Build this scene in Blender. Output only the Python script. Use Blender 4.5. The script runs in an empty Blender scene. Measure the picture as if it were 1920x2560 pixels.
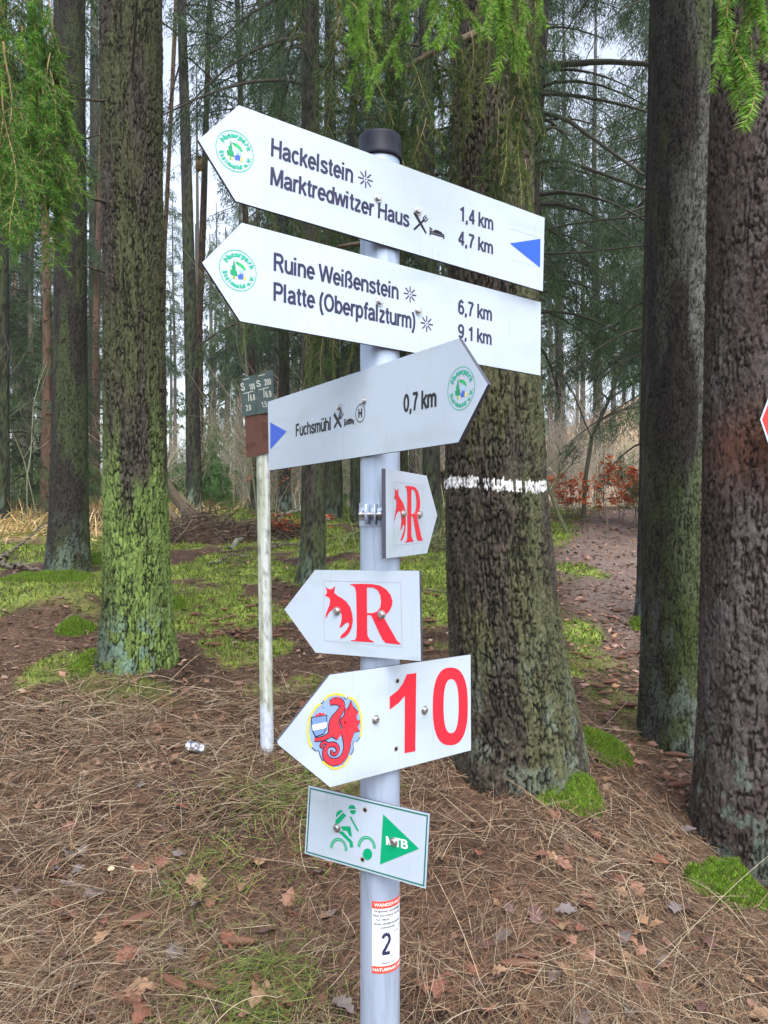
import bpy, math, random
import numpy as np
from mathutils import Vector
from mathutils.geometry import tessellate_polygon

# ------------------------------------------------------------------ camera, sky, sun, exposure
SC = bpy.context.scene
FPX, CX, HY, EYE = 1950.0, 960.0, 1310.0, 1.5      # focal length and horizon in photo pixels
cd = bpy.data.cameras.new('camera'); cam = bpy.data.objects.new('camera', cd)
SC.collection.objects.link(cam); SC.camera = cam
cd.sensor_fit = 'HORIZONTAL'; cd.sensor_width = 36.0
cd.lens = 36.0 * FPX / 1920.0
cd.shift_y = (HY - 1280.0) / 1920.0
cd.clip_start = 0.05; cd.clip_end = 1500
cam.location = (0, 0, EYE); cam.rotation_euler = (math.radians(90), 0, 0)

SUN_EL, SUN_AZ = math.radians(58), math.radians(163)   # azimuth clockwise from +Y (towards +X)
w = bpy.data.worlds.new('World'); SC.world = w; w.use_nodes = True
nt = w.node_tree; bg = nt.nodes['Background']
sky = nt.nodes.new('ShaderNodeTexSky'); sky.sky_type = 'NISHITA'; sky.sun_disc = False
sky.sun_elevation = SUN_EL; sky.sun_rotation = SUN_AZ
sky.air_density = 1.0; sky.dust_density = 4.0; sky.ozone_density = 1.5
hs = nt.nodes.new('ShaderNodeHueSaturation'); hs.inputs['Saturation'].default_value = 0.5
nt.links.new(sky.outputs[0], hs.inputs['Color']); nt.links.new(hs.outputs[0], bg.inputs[0])
bg.inputs[1].default_value = 0.15
sd = bpy.data.lights.new('sun', 'SUN'); so = bpy.data.objects.new('sun', sd); SC.collection.objects.link(so)
sd.energy = 0.5; sd.angle = math.radians(60); sd.color = (1.0, 0.97, 0.93)
sv = Vector((math.sin(SUN_AZ) * math.cos(SUN_EL), math.cos(SUN_AZ) * math.cos(SUN_EL), math.sin(SUN_EL)))
so.rotation_euler = sv.to_track_quat('Z', 'Y').to_euler(); so.location = (6, -6, 8)
vs = SC.view_settings; vs.view_transform = 'Standard'; vs.look = 'None'; vs.gamma = 1.0; vs.use_curve_mapping = False
vs.exposure = 1.6
HAZE = 0.0012
SC.render.engine = 'CYCLES'
SC.cycles.max_bounces = 6; SC.cycles.diffuse_bounces = 3; SC.cycles.glossy_bounces = 2
SC.cycles.transmission_bounces = 2; SC.cycles.volume_bounces = 0; SC.cycles.transparent_max_bounces = 4
SC.cycles.use_denoising = True

rng = np.random.default_rng(11); R = random.Random(7)
COL = SC.collection
pi = math.pi

# ------------------------------------------------------------------ numpy helpers
def _h(ix, iy, iz=0, s=0):
    ix = np.asarray(ix).astype(np.int64).astype(np.uint32); iy = np.asarray(iy).astype(np.int64).astype(np.uint32)
    iz = np.asarray(iz).astype(np.int64).astype(np.uint32)
    h = ix * np.uint32(374761393) + iy * np.uint32(668265263) + iz * np.uint32(2147483647 - 58) + np.uint32((s * 974711 + 12345) & 0xffffffff)
    h = (h ^ (h >> np.uint32(13))) * np.uint32(1274126177)
    h = (h ^ (h >> np.uint32(15))) * np.uint32(2246822519)
    return ((h ^ (h >> np.uint32(16))) & np.uint32(0xffffff)).astype(np.float64) / 16777216.0

def vn(x, y, s=0, per=0):
    x = np.asarray(x, float); y = np.asarray(y, float)
    x0 = np.floor(x); y0 = np.floor(y); fx = x - x0; fy = y - y0
    fx = fx * fx * (3 - 2 * fx); fy = fy * fy * (3 - 2 * fy)
    xa, xb = (x0 % per, (x0 + 1) % per) if per else (x0, x0 + 1)
    a = _h(xa, y0, 0, s); b = _h(xb, y0, 0, s); c = _h(xa, y0 + 1, 0, s); d = _h(xb, y0 + 1, 0, s)
    return a + (b - a) * fx + (c - a) * fy + (a - b - c + d) * fx * fy

def fbm(x, y, s=0, o=4, per=0):
    r = 0; a = 0.5; t = 0
    for i in range(o):
        k = 2 ** i
        r = r + a * vn(np.asarray(x) * k, np.asarray(y) * k, s + i * 7, per * k); t += a; a *= 0.5
    return r / t

def sm(a, b, x):
    t = np.clip((np.asarray(x, float) - a) / (b - a), 0, 1); return t * t * (3 - 2 * t)

def mix(a, b, t):
    t = np.asarray(t)[..., None]; return np.asarray(a) * (1 - t) + np.asarray(b) * t

def mesh_np(name, v, f, col=None, mats=(), smooth=False, mi=None):
    me = bpy.data.meshes.new(name); v = np.asarray(v, np.float32)
    fl = f if isinstance(f, list) else [f]
    fl = [np.asarray(a, np.int32) for a in fl if len(a)]
    loops = np.concatenate([a.ravel() for a in fl]); cnt = np.concatenate([np.full(len(a), a.shape[1], np.int32) for a in fl])
    me.vertices.add(len(v)); me.vertices.foreach_set('co', v.ravel())
    me.loops.add(len(loops)); me.loops.foreach_set('vertex_index', loops)
    me.polygons.add(len(cnt)); st = np.concatenate([[0], np.cumsum(cnt)[:-1]]).astype(np.int32)
    me.polygons.foreach_set('loop_start', st)
    if smooth: me.polygons.foreach_set('use_smooth', np.ones(len(cnt), bool))
    for m in mats: me.materials.append(m)
    if mi is not None: me.polygons.foreach_set('material_index', np.asarray(mi, np.int32))
    if col is not None:
        ca = me.color_attributes.new('Col', 'FLOAT_COLOR', 'POINT')
        c4 = np.ones((len(v), 4), np.float32); c4[:, :3] = np.clip(col, 0, 1); ca.data.foreach_set('color', c4.ravel())
    me.update(calc_edges=True); me.validate()
    return me

def link(name, me, parent=None, loc=None, rz=None, label=None, cat=None, group=None, kind=None):
    o = bpy.data.objects.new(name, me); COL.objects.link(o)
    if parent is not None: o.parent = parent
    if loc is not None: o.location = loc
    if rz is not None: o.rotation_euler = (0, 0, rz)
    if label: o['label'] = label
    if cat: o['category'] = cat
    if group: o['group'] = group
    if kind: o['kind'] = kind
    return o

class MB:
    def __init__(s): s.v = []; s.f = {3: [], 4: []}; s.c = []; s.n = 0
    def add(s, v, f, c=None):
        v = np.asarray(v, float).reshape(-1, 3); f = np.asarray(f, int)
        if len(f) == 0: return
        s.f[f.shape[1]].append(f + s.n); s.v.append(v); s.n += len(v)
        s.c.append(np.broadcast_to(np.asarray((1, 1, 1) if c is None else c, float), v.shape))
    def mesh(s, name, mats=(), smooth=False):
        fl = [np.concatenate(s.f[k]) for k in (3, 4) if s.f[k]]
        return mesh_np(name, np.concatenate(s.v), fl, np.concatenate(s.c), mats, smooth)

def tube(pts, rad, n=6, cap=False):
    P = np.asarray(pts, float); r = np.broadcast_to(np.asarray(rad, float), (len(P),))
    T = np.gradient(P, axis=0); T /= np.linalg.norm(T, axis=1)[:, None] + 1e-9
    up = np.array([0, 0, 1.0]) if abs(T[0][2]) < 0.9 else np.array([1.0, 0, 0])
    A = np.cross(T, up); A /= np.linalg.norm(A, axis=1)[:, None] + 1e-9; B = np.cross(A, T)
    a = np.arange(n) * 2 * pi / n
    V = P[:, None] + r[:, None, None] * (A[:, None] * np.cos(a)[None, :, None] + B[:, None] * np.sin(a)[None, :, None])
    m = len(P); i = np.arange(m - 1)[:, None] * n; j = np.arange(n)[None]; k = (j + 1) % n
    F = np.stack([i + j, i + k, i + n + k, i + n + j], -1).reshape(-1, 4)
    return V.reshape(-1, 3), F

def ribbons(P, W, side):
    """P (N,S,3) centre lines, W (N,S) widths, side (N,3) width direction -> one strip each"""
    N, S, _ = P.shape
    L = P - side[:, None] * W[..., None] / 2; Q = P + side[:, None] * W[..., None] / 2
    V = np.stack([L, Q], 2).reshape(-1, 3)
    b = (np.arange(N) * S * 2)[:, None] + np.arange(S - 1)[None] * 2
    F = np.stack([b, b + 1, b + 3, b + 2], -1).reshape(-1, 4)
    return V, F

def unit(a): return a / (np.linalg.norm(a, axis=-1, keepdims=True) + 1e-9)

# ------------------------------------------------------------------ materials
def mat(name, base=None, rough=0.8, metal=0.0, spec=0.3, attr=True, nscale=0, nlo=0.75, nhi=1.25, bump=0, bscale=60, trans=0, stretch=(1, 1, 1), rnd=None):
    m = bpy.data.materials.new(name); m.use_nodes = True; t = m.node_tree; b = t.nodes['Principled BSDF']
    b.inputs['Roughness'].default_value = rough; b.inputs['Metallic'].default_value = metal
    b.inputs['Specular IOR Level'].default_value = spec
    tc = t.nodes.new('ShaderNodeTexCoord'); mp = t.nodes.new('ShaderNodeMapping'); mp.inputs['Scale'].default_value = stretch
    t.links.new(tc.outputs['Object'], mp.inputs[0])
    if rnd == 'object':
        src = t.nodes.new('ShaderNodeObjectInfo').outputs['Color']
    elif rnd is not None:
        oi = t.nodes.new('ShaderNodeObjectInfo'); cr = t.nodes.new('ShaderNodeValToRGB')
        e = cr.color_ramp.elements
        for i, c in enumerate(rnd):
            x = e[i] if i < 2 else e.new(1)
            x.position = i / (len(rnd) - 1); x.color = (*c, 1)
        t.links.new(oi.outputs['Random'], cr.inputs[0]); src = cr.outputs[0]
    elif attr:
        a = t.nodes.new('ShaderNodeAttribute'); a.attribute_name = 'Col'; src = a.outputs['Color']
    else:
        r = t.nodes.new('ShaderNodeRGB'); r.outputs[0].default_value = (*base, 1); src = r.outputs[0]
    if nscale:
        n = t.nodes.new('ShaderNodeTexNoise'); n.inputs['Scale'].default_value = nscale; n.inputs['Detail'].default_value = 6
        t.links.new(mp.outputs[0], n.inputs['Vector'])
        mr = t.nodes.new('ShaderNodeMapRange'); mr.inputs[1].default_value = 0.3; mr.inputs[2].default_value = 0.5
        mr.inputs[3].default_value = nlo; mr.inputs[4].default_value = nhi
        t.links.new(n.outputs[0], mr.inputs[0])
        mx = t.nodes.new('ShaderNodeVectorMath'); mx.operation = 'SCALE'
        t.links.new(src, mx.inputs[0]); t.links.new(mr.outputs[0], mx.inputs['Scale']); src = mx.outputs[0]
    t.links.new(src, b.inputs['Base Color'])
    if bump:
        n2 = t.nodes.new('ShaderNodeTexNoise'); n2.inputs['Scale'].default_value = bscale; n2.inputs['Detail'].default_value = 5
        t.links.new(mp.outputs[0], n2.inputs['Vector'])
        bp = t.nodes.new('ShaderNodeBump'); bp.inputs['Distance'].default_value = bump; bp.inputs['Strength'].default_value = 1
        t.links.new(n2.outputs[0], bp.inputs['Height']); t.links.new(bp.outputs[0], b.inputs['Normal'])
    if trans:
        tr = t.nodes.new('ShaderNodeBsdfTranslucent'); ms = t.nodes.new('ShaderNodeMixShader'); ms.inputs[0].default_value = trans
        t.links.new(src, tr.inputs[0]); o = t.nodes['Material Output']
        t.links.new(b.outputs[0], ms.inputs[1]); t.links.new(tr.outputs[0], ms.inputs[2]); t.links.new(ms.outputs[0], o.inputs[0])
    return m

M_bark = mat('bark', rough=0.85, spec=0.25, nscale=70, nlo=0.38, nhi=1.05, bump=0.006, bscale=120, stretch=(1, 1, .5))
M_barkfar = mat('bark_distant', rough=0.9, nscale=22, nlo=0.42, nhi=1.1, bump=0.01, bscale=35, stretch=(1, 1, .35))
M_ground = mat('forest_floor', rough=0.95, spec=0.15, nscale=45, nlo=0.4, nhi=1.6, bump=0.012, bscale=70)
M_needle = mat('spruce_needles', rough=0.5, spec=0.35, trans=0.3)
M_twig = mat('twig_wood', rough=0.8, nscale=40)
M_grass = mat('dry_grass', rough=0.7, spec=0.25, trans=0.15)
M_litter = mat('needle_litter', rough=0.8, spec=0.2)
M_moss = mat('moss', rough=0.9, spec=0.1, trans=0.2)
M_leafr = mat('fallen_leaf', rough=0.55, spec=0.4, nscale=60, nlo=.7, nhi=1.3, trans=.1,
              rnd='object')
M_cone = mat('spruce_cone', rough=0.6, nscale=0)
M_white = mat('white_sign_face', base=(.45, .53, .63), attr=False, rough=0.32, spec=0.4, nscale=5, nlo=.955, nhi=1.03)  # white sheet; the blue cast of the skylight is put into its base colour
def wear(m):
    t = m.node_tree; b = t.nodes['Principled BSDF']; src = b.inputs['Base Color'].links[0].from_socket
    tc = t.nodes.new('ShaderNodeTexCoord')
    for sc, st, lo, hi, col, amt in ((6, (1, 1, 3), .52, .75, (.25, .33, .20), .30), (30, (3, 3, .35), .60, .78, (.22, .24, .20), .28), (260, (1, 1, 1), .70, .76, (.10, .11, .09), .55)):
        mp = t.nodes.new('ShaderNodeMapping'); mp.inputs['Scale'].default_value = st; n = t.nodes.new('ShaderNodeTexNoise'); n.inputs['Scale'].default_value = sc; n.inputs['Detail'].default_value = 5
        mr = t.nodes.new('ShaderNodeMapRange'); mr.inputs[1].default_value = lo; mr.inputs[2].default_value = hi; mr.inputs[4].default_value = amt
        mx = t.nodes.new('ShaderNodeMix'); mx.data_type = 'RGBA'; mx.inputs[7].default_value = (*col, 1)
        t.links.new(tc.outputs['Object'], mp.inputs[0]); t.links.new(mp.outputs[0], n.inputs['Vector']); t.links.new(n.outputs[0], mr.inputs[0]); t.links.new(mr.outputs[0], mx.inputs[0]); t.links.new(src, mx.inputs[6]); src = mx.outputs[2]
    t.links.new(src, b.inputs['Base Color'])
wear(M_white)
M_edge = mat('sign_edge', base=(.06, .065, .09), attr=False, rough=0.6)
M_galv = mat('galvanised_steel', base=(.36, .44, .57), attr=False, rough=0.42, metal=0.35, spec=.5, nscale=9, nlo=.8, nhi=1.15, stretch=(6, 6, .6), bump=.0004, bscale=40)  # base colour tinted blue to stand in for the sky reflected in the steel
M_bolt = mat('bolt_steel', base=(.5, .5, .5), attr=False, rough=0.35, metal=0.9, nscale=200, nlo=.6, nhi=1.1)
M_cap = mat('black_plastic', base=(.008, .010, .018), attr=False, rough=0.42, spec=.18, nscale=30, nlo=.7, nhi=1.6)
M_art = mat('printed_ink', rough=0.4, spec=.3)
M_rust = mat('rusty_sheet', base=(.045, .020, .015), attr=False, rough=.8, nscale=14, nlo=.4, nhi=1.8, bump=.001, bscale=60)
M_pole = mat('weathered_white_pole', rough=.6, spec=.3, nscale=60, nlo=.8, nhi=1.12, stretch=(1, 1, .5), bump=.0006, bscale=90)
M_plate = mat('green_plate', base=(.03, .052, .052), attr=False, rough=.55, nscale=20, nlo=.8, nhi=1.3)
M_foil = mat('crumpled_aluminium', rough=.25, metal=.8, spec=.6)
M_wood = mat('brown_boards', base=(.10, .035, .025), attr=False, rough=.8, nscale=12, nlo=.6, nhi=1.4)

# ------------------------------------------------------------------ terrain shape
_ky = [-60, 0, 1.2, 1.6, 2.0, 2.7, 3.4, 4.6, 6.5, 8, 11, 14, 30, 60, 120, 300]
_kz = [-.6, -.1, -.03, .03, .17, .34, .50, .67, .88, 1.06, 1.42, 1.74, 2.3, 3.2, 5.0, 9]
_ty = np.arange(-60, 300, .05); _tz = np.interp(_ty, _ky, _kz)
_k = np.ones(13) / 13; _tz = np.convolve(np.pad(_tz, 6, mode='edge'), _k, 'valid')
def ter(x, y, fine=True):
    x = np.asarray(x, float); y = np.asarray(y, float)
    z = np.interp(y, _ty, _tz)
    z = z - .27 * np.clip(x - .55, 0, 1.3) * (1 - sm(4.6, 8.5, y)) * sm(.5, 1.8, y)
    z = z + 9 * sm(4, 22, x - .02 * y) * sm(16, 60, y) + 2.5 * sm(2, 14, -x) * sm(25, 70, y)
    z = z + .20 * np.exp(-(((x + 2.35) / .75) ** 2 + ((y - 5.9) / .55) ** 2))
    z = z + .10 * np.exp(-(((x + 1.45) / .45) ** 2 + ((y - 4.75) / .45) ** 2))
    z = z + .05 * np.exp(-(((x - .52) / .5) ** 2 + ((y - 3.3) / .45) ** 2))
    z = z + .09 * (fbm(x * .7, y * .7, 3, 3) - .5) * sm(1.5, 5, np.abs(y))
    if fine: z = z + .035 * (fbm(x * 4.5, y * 4.5, 5, 3) - .5) + .015 * (vn(x * 24, y * 24, 9) - .5)
    return z

def D(px, py):                                   # photo pixel -> direction
    return np.array([(px - CX) / FPX, 1.0, -(py - HY) / FPX])
def S(x, y): return x * 1920 / 1659., y * 1920 / 1659.      # coordinates read from the full view
def on_ground(px, py):
    d = D(px, py); t = np.geomspace(1.0, 250, 6000)
    g = EYE + d[2] * t - ter(d[0] * t, t)
    i = np.argmax(g < 0)
    if g[i] >= 0: return None
    return np.array([d[0] * t[i], t[i], float(ter(d[0] * t[i], t[i]))])

# masks that both the ground colour and its plants use
def moss_mask(x, y):
    n = fbm(x * 1.3 + 7, y * 1.3, 21, 4)
    band = sm(4.9, 6.2, y) * (1 - .55 * sm(14, 24, y))
    left = 1 - path_mask(x, y)
    m = sm(.44, .57, n + .10 * band - .03 - .14 * sm(1.2, 2.6, x)) * band * left
    m = np.maximum(m, sm(.55, .66, fbm(x * 2.2, y * 2.2 + 30, 33, 3)) * sm(3.6, 4.6, y) * .8 * left * (1 - sm(.7, 1.2, x) * .6))
    pt = np.exp(-((x - 2.0) / .30) ** 2 - ((y - 7.9) / .45) ** 2) + np.exp(-((x - 2.25) / .4) ** 2 - ((y - 10.5) / .6) ** 2) + np.exp(-((x - 1.55) / .25) ** 2 - ((y - 6.2) / .4) ** 2) + .8 * np.exp(-((x - 1.2) / .2) ** 2 - ((y - 5.1) / .3) ** 2) + .9 * np.exp(-((x + 2.5) / .6) ** 2 - ((y - 6.1) / .4) ** 2)
    m = np.maximum(m, sm(.35, .6, pt * (.2 + 1.3 * fbm(x * 5, y * 5, 37, 3))))
    return m
def path_mask(x, y):
    cx = np.interp(y, [0, 3.5, 5, 8, 10, 13, 20, 40], [3.4, 2.6, 2.2, 2.35, 2.9, 4.2, 8.5, 22])
    return 1 - sm(.35, .85, np.abs(x - cx) / np.interp(y, [0, 8, 20], [1, 1, 1.6]))
def straw_mask(x, y): return sm(9.3, 11, y) * sm(2.6, 4.2, -x) * (1 - sm(22, 30, y))

# ------------------------------------------------------------------ ground
def build_ground():
    rr = np.concatenate([[.02], np.geomspace(.4, 1.5, 24, endpoint=False), np.geomspace(1.5, 16, 230, endpoint=False), np.geomspace(16, 290, 120)])
    fr = np.radians(np.linspace(-48, 48, 460)); bk = np.radians(np.linspace(48, 312, 90)[1:-1])
    th = np.concatenate([fr, bk]); n = len(th)
    X = rr[:, None] * np.sin(th)[None]; Y = rr[:, None] * np.cos(th)[None]
    Yc = np.clip(Y, -59, 299); Z = ter(X, Yc)
    V = np.stack([X, Y, Z], -1).reshape(-1, 3)
    i = np.arange(len(rr) - 1)[:, None] * n; j = np.arange(n)[None]; k = (j + 1) % n
    F = np.stack([i + j, i + n + j, i + n + k, i + k], -1).reshape(-1, 4)
    x, y = V[:, 0], V[:, 1]
    n1 = fbm(x * 3, y * 3, 40, 4); n2 = vn(x * 30, y * 30, 44)
    c = mix((.028, .018, .013), (.068, .041, .028), sm(.3, .7, n1)); c = mix(c, (.045, .028, .02), sm(.55, .8, n2) * .6)
    c = mix(c, (.085, .06, .038), sm(.5, .7, fbm(x * 1.7, y * 1.7, 50, 3)) * (1 - sm(3.5, 5.5, y)) * .5)
    c = c * (.65 + .7 * vn(x * 55, y * 55, 47))[:, None]
    c = mix(c, (.14, .105, .09), path_mask(x, y) * sm(4.5, 7, y) * .85)
    c = mix(c, (.44, .33, .15), straw_mask(x, y) * .85)
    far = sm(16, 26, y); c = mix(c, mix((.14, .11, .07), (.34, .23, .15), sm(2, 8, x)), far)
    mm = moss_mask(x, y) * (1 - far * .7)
    c = mix(c, mix((.08, .115, .022), (.18, .235, .045), sm(.3, .7, vn(x * 9, y * 9, 61))), mm * .92)
    link('forest_floor', mesh_np('forest_floor', V, F, c, [M_ground], True), kind='structure')
build_ground()

# ------------------------------------------------------------------ trunks
def bark_field(u, z, nc, ch, s, warp=.45):
    """u in cells round the trunk (periodic nc), z in metres; plates split by cracks"""
    zz = z / ch
    uw = u + warp * (fbm(u * .5, zz * .7, s + 1, 3, 0 if nc % 2 else nc // 2) - .5) * 2.4
    zw = zz + warp * (fbm(u * 1.0, zz * 1.0, s + 2, 2, nc) - .5) * 1.6
    iu = np.floor(uw); iz = np.floor(zw); f1 = np.full(u.shape, 9.); f2 = np.full(u.shape, 9.); rid = np.zeros(u.shape)
    for a in (-1, 0, 1):
        for b in (-1, 0, 1):
            cu = iu + a; cz = iz + b; m = cu % nc
            px = cu + .15 + .7 * _h(m, cz, 1, s); pz = cz + .1 + .8 * _h(m, cz, 2, s)
            d = np.hypot(uw - px, (zw - pz) * .9); r = _h(m, cz, 3, s)
            nf = d < f1
            f2 = np.where(nf, f1, np.minimum(f2, d)); rid = np.where(nf, r, rid); f1 = np.where(nf, d, f1)
    e = f2 - f1
    # long sinuous upright fissures, interrupted, laid over the plate edges
    n = fbm(u * .95 + .9 * (vn(u * .6, zz * .8, s + 3, 0) - .5), zz * .30, s + 4, 3, 0)
    l = np.abs(n - .5) * 6.5; n2 = fbm(u * .9 + 31, zz * .34 + 5, s + 5, 3, 0); l2 = np.abs(n2 - .5) * 7.5
    gate = sm(.35, .6, vn(u * .7, zz * .45, s + 6, 0))
    e = np.minimum(e * (1.0 + 1.6 * gate) + .10 * gate, np.minimum(l, l2) + .25 * sm(.62, .8, vn(u * .5, zz * .5, s + 7)))
    return e, rid

BARKS = {   # plate width, plate height, depth, colours: plate, plate b, crack
    'spruce': dict(w=.0175, h=.066, d=.0125, a=(.088, .077, .062), b=(.041, .035, .028), k=(.006, .005, .004)),
    'fine':   dict(w=.016, h=.036, d=.0050, a=(.062, .055, .048), b=(.032, .028, .024), k=(.010, .008, .007)),
    'flaky':  dict(w=.026, h=.060, d=.011, a=(.15, .130, .120), b=(.048, .036, .030), k=(.022, .013, .010)),
}
def trunk_mesh(name, cl, H, kind, nth, zvis, dz, tint, flare=.35, lobes=5, seed=0, matl=None, hib=True, flare_h=.22):
    """cl: (z, x, r) rows relative to base; local origin at base centre"""
    cl = np.array(cl, float)
    z1 = np.arange(-.35, zvis, dz); z2 = np.arange(zvis, H, .35); z = np.concatenate([z1, z2, [H]])
    cx = np.interp(z, cl[:, 0], cl[:, 1]); r = np.interp(z, cl[:, 0], cl[:, 2])
    th = np.arange(nth) * 2 * pi / nth
    Zg, Tg = np.meshgrid(z, th, indexing='ij')
    rg = np.broadcast_to(r[:, None], Zg.shape)
    lob = fbm(Tg / (2 * pi) * lobes, Zg * .4, seed + 5, 2, lobes)
    fl = np.exp(-np.clip(Zg, 0, None) / flare_h)
    rad = rg * (1 + flare * fl * (.10 + 2.6 * np.clip(lob - .12, 0, 1) ** 2) + .05 * (fbm(Tg / (2 * pi) * 4, Zg * 1.2, seed + 6, 3, 4) - .5))
    B = BARKS[kind]; r0 = float(np.interp(1.0, cl[:, 0], cl[:, 2]))
    nc = max(6, int(2 * pi * r0 / B['w'])); nc += nc % 2
    tw = .25 * Zg
    u = (Tg / (2 * pi) * nc + tw)
    e, rid = bark_field(u, Zg, nc, B['h'], seed)
    fine = fbm(u * 2.2, Zg / B['h'] * 3.0, seed + 8, 3, 0)
    if hib:
        e2, r2 = bark_field(u * 2 + 3, Zg + 9, nc * 2, B['h'] * .55, seed + 50, .3)
    else: e2, r2 = e, rid
    plate = sm(.03, .17, e); sub = sm(0, .25, e2)
    big = fbm(Tg / (2 * pi) * 8, Zg * 3, seed + 60, 3, 8)
    rough = vn(u * 5.3, Zg / B['h'] * 9.0, seed + 70) - .5
    flake = fbm(u * 1.3 + 5, Zg / B['h'] * 1.9, seed + 71, 4)
    hgt = plate * (.40 + .35 * rid) + .25 * sub * plate + .45 * fine * plate + .35 * (big - .5) + .45 * rough * (.4 + plate) + .45 * (flake - .5)
    rad = rad + B['d'] * (hgt - .6)
    V = np.stack([cx[:, None] + rad * np.cos(Tg), rad * np.sin(Tg), Zg], -1).reshape(-1, 3)
    n = nth; i = np.arange(len(z) - 1)[:, None] * n; j = np.arange(n)[None]; k = (j + 1) % n
    F = np.stack([i + j, i + k, i + n + k, i + n + j], -1).reshape(-1, 4)
    c = mix(B['b'], B['a'], np.clip(.35 * rid + 1.5 * (fine - .45) + .25 * (r2 - .5) + 1.6 * (flake - .45) + .5 * rough, 0, 1))
    ck = 1 - sm(.03, .24, e)
    c = tint(c, Tg, Zg, e, rid, fine, seed)
    c = mix(c, B['k'], ck * .95)
    c = c * (1 - .35 * (1 - sm(0, .12, e2)))[..., None]
    return mesh_np(name, V, F, c.reshape(-1, 3), [matl or M_bark], True)

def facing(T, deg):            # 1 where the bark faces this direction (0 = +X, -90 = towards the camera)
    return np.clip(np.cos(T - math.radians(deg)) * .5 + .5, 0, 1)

def tint_left(c, T, z, e, rid, fi, s):     # big left spruce: bright green algae low down, mint lichen at the foot
    n = fbm(T / (2 * pi) * 12, z * 2.2, s + 11, 4, 12)
    g = sm(.42, .66, n + .44 * (1 - sm(.1, 1.15, z)) + .12 * (facing(T, -40) - .5))
    c = mix(c, mix((.09, .14, .03), (.21, .33, .08), np.clip(rid * .6 + fi * .5, 0, 1)), g * .85 * (1 - .85 * sm(.7, 1.8, z)))
    g2 = sm(.34, .62, n + .16 * facing(T, -30)) * sm(.8, 2.0, z)
    c = mix(c, mix((.035, .042, .016), (.075, .088, .030), fi), g2 * .55)
    m = sm(.5, .62, fbm(T / (2 * pi) * 22, z * 13, s + 12, 3, 22) + .32 * (facing(T, -150) - .6)) * (1 - sm(.12, .38, z))
    c = mix(c, (.16, .25, .20), m * .85)
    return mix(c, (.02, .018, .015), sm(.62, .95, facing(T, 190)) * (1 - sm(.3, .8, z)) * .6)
def tint_centre(c, T, z, e, rid, fi, s):
    n = fbm(T / (2 * pi) * 14, z * 2.0, s + 11, 4, 14)
    g = sm(.47, .62, n + .12 * (facing(T, -20) - .5) + .06 * (1 - sm(0, 1.6, z)))
    c = mix(c, mix((.07, .088, .030), (.13, .155, .065), np.clip(rid * .6 + fi * .5, 0, 1)), g * .5 * (1 - .4 * sm(1.8, 3, z)))
    l = sm(.54, .66, fbm(T / (2 * pi) * 22, z * 11, s + 14, 3, 22) + .04 * facing(T, 0)) * (1 - sm(.25, .6, z))
    c = mix(c, (.15, .19, .155), l * .5)
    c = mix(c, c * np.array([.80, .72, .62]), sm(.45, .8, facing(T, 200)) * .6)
    # white painted trail band
    zc = BAND_Z + .012 * np.sin(T * 2 + .6) + .016 * (vn(T * 30, z * 20, 4) - .5)
    b = (np.abs(z - zc) < .021 + .012 * (vn(T * 60, z * 4, 8) - .5)) & (e > .06 + .15 * vn(T * 26, z * 14, 6)) & (vn(T * 11 + 3, z * 0 + 1, 77) > .22) & (fi > .12 + .2 * vn(T * 40, z * 60, 12))
    return np.where(b[..., None], np.array([.85, .87, .88]) * (.6 + .6 * fi[..., None]), c)
def tint_right(c, T, z, e, rid, fi, s):
    n = fbm(T / (2 * pi) * 10, z * 1.8, s + 11, 4, 10)
    gr = sm(.40, .60, n + .30 * (facing(T, -10) - .5)) * (1 - sm(2.6, 3.4, z) * .4)
    c = mix(c, mix((.13, .14, .11), (.26, .27, .25), rid), gr * .7)
    g = sm(.50, .64, fbm(T / (2 * pi) * 10, z * 1.6, s + 13, 4, 10) + .16 * (1 - sm(.1, 1.3, z)))
    c = mix(c, (.09, .13, .03), g * .7)
    l = sm(.55, .68, fbm(T / (2 * pi) * 18, z * 9, s + 14, 3, 18) + .12 * (1 - sm(.1, .6, z)) - .05)
    c = mix(c, (.19, .25, .21), l * .6 * (1 - sm(.4, .9, z)))
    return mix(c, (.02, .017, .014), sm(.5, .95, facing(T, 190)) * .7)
def tint_flaky(c, T, z, e, rid, fi, s):
    n = fbm(T / (2 * pi) * 8, z * 1.6, s + 11, 4, 8)
    c = mix(c, (.27, .255, .265), sm(.40, .58, n + .24 * (facing(T, -50) - .5) - .05 * sm(2, 3, z)) * (.35 + .5 * rid))
    c = mix(c, (.085, .060, .046), sm(.56, .68, fbm(T / (2 * pi) * 8, z * 1.2, s + 15, 3, 8)) * .65)
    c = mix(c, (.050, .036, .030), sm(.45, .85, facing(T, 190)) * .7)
    st = np.exp(-((z - 1.62) / .14) ** 2) * sm(.5, .9, facing(T, -110)); c = mix(c, (.11, .045, .025), st * .8)
    l = sm(.55, .66, fbm(T / (2 * pi) * 26, z * 14, s + 14, 3, 26)) * (1 - sm(.3, .7, z)) * sm(.5, .9, facing(T, -140))
    return mix(c, (.15, .21, .17), l * .5)
def tint_plain(k, green=.4, lich=.5):
    def f(c, T, z, e, rid, fi, s):
        c = c * np.array(k)
        n = fbm(T / (2 * pi) * 8, z * 1.4, s + 11, 4, 8)
        c = mix(c, (.07, .10, .03), sm(.48, .66, n + .25 * (facing(T, -20) - .5) + .1 * (1 - sm(0, 1.5, z))) * green)
        l = sm(.5, .62, fbm(T / (2 * pi) * 20, z * 9, s + 14, 3, 20) + .2 * (1 - sm(0, .5, z)) - .1) * (1 - sm(.25, .7, z))
        return mix(c, (.17, .25, .21), l * lich)
    return f

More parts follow.
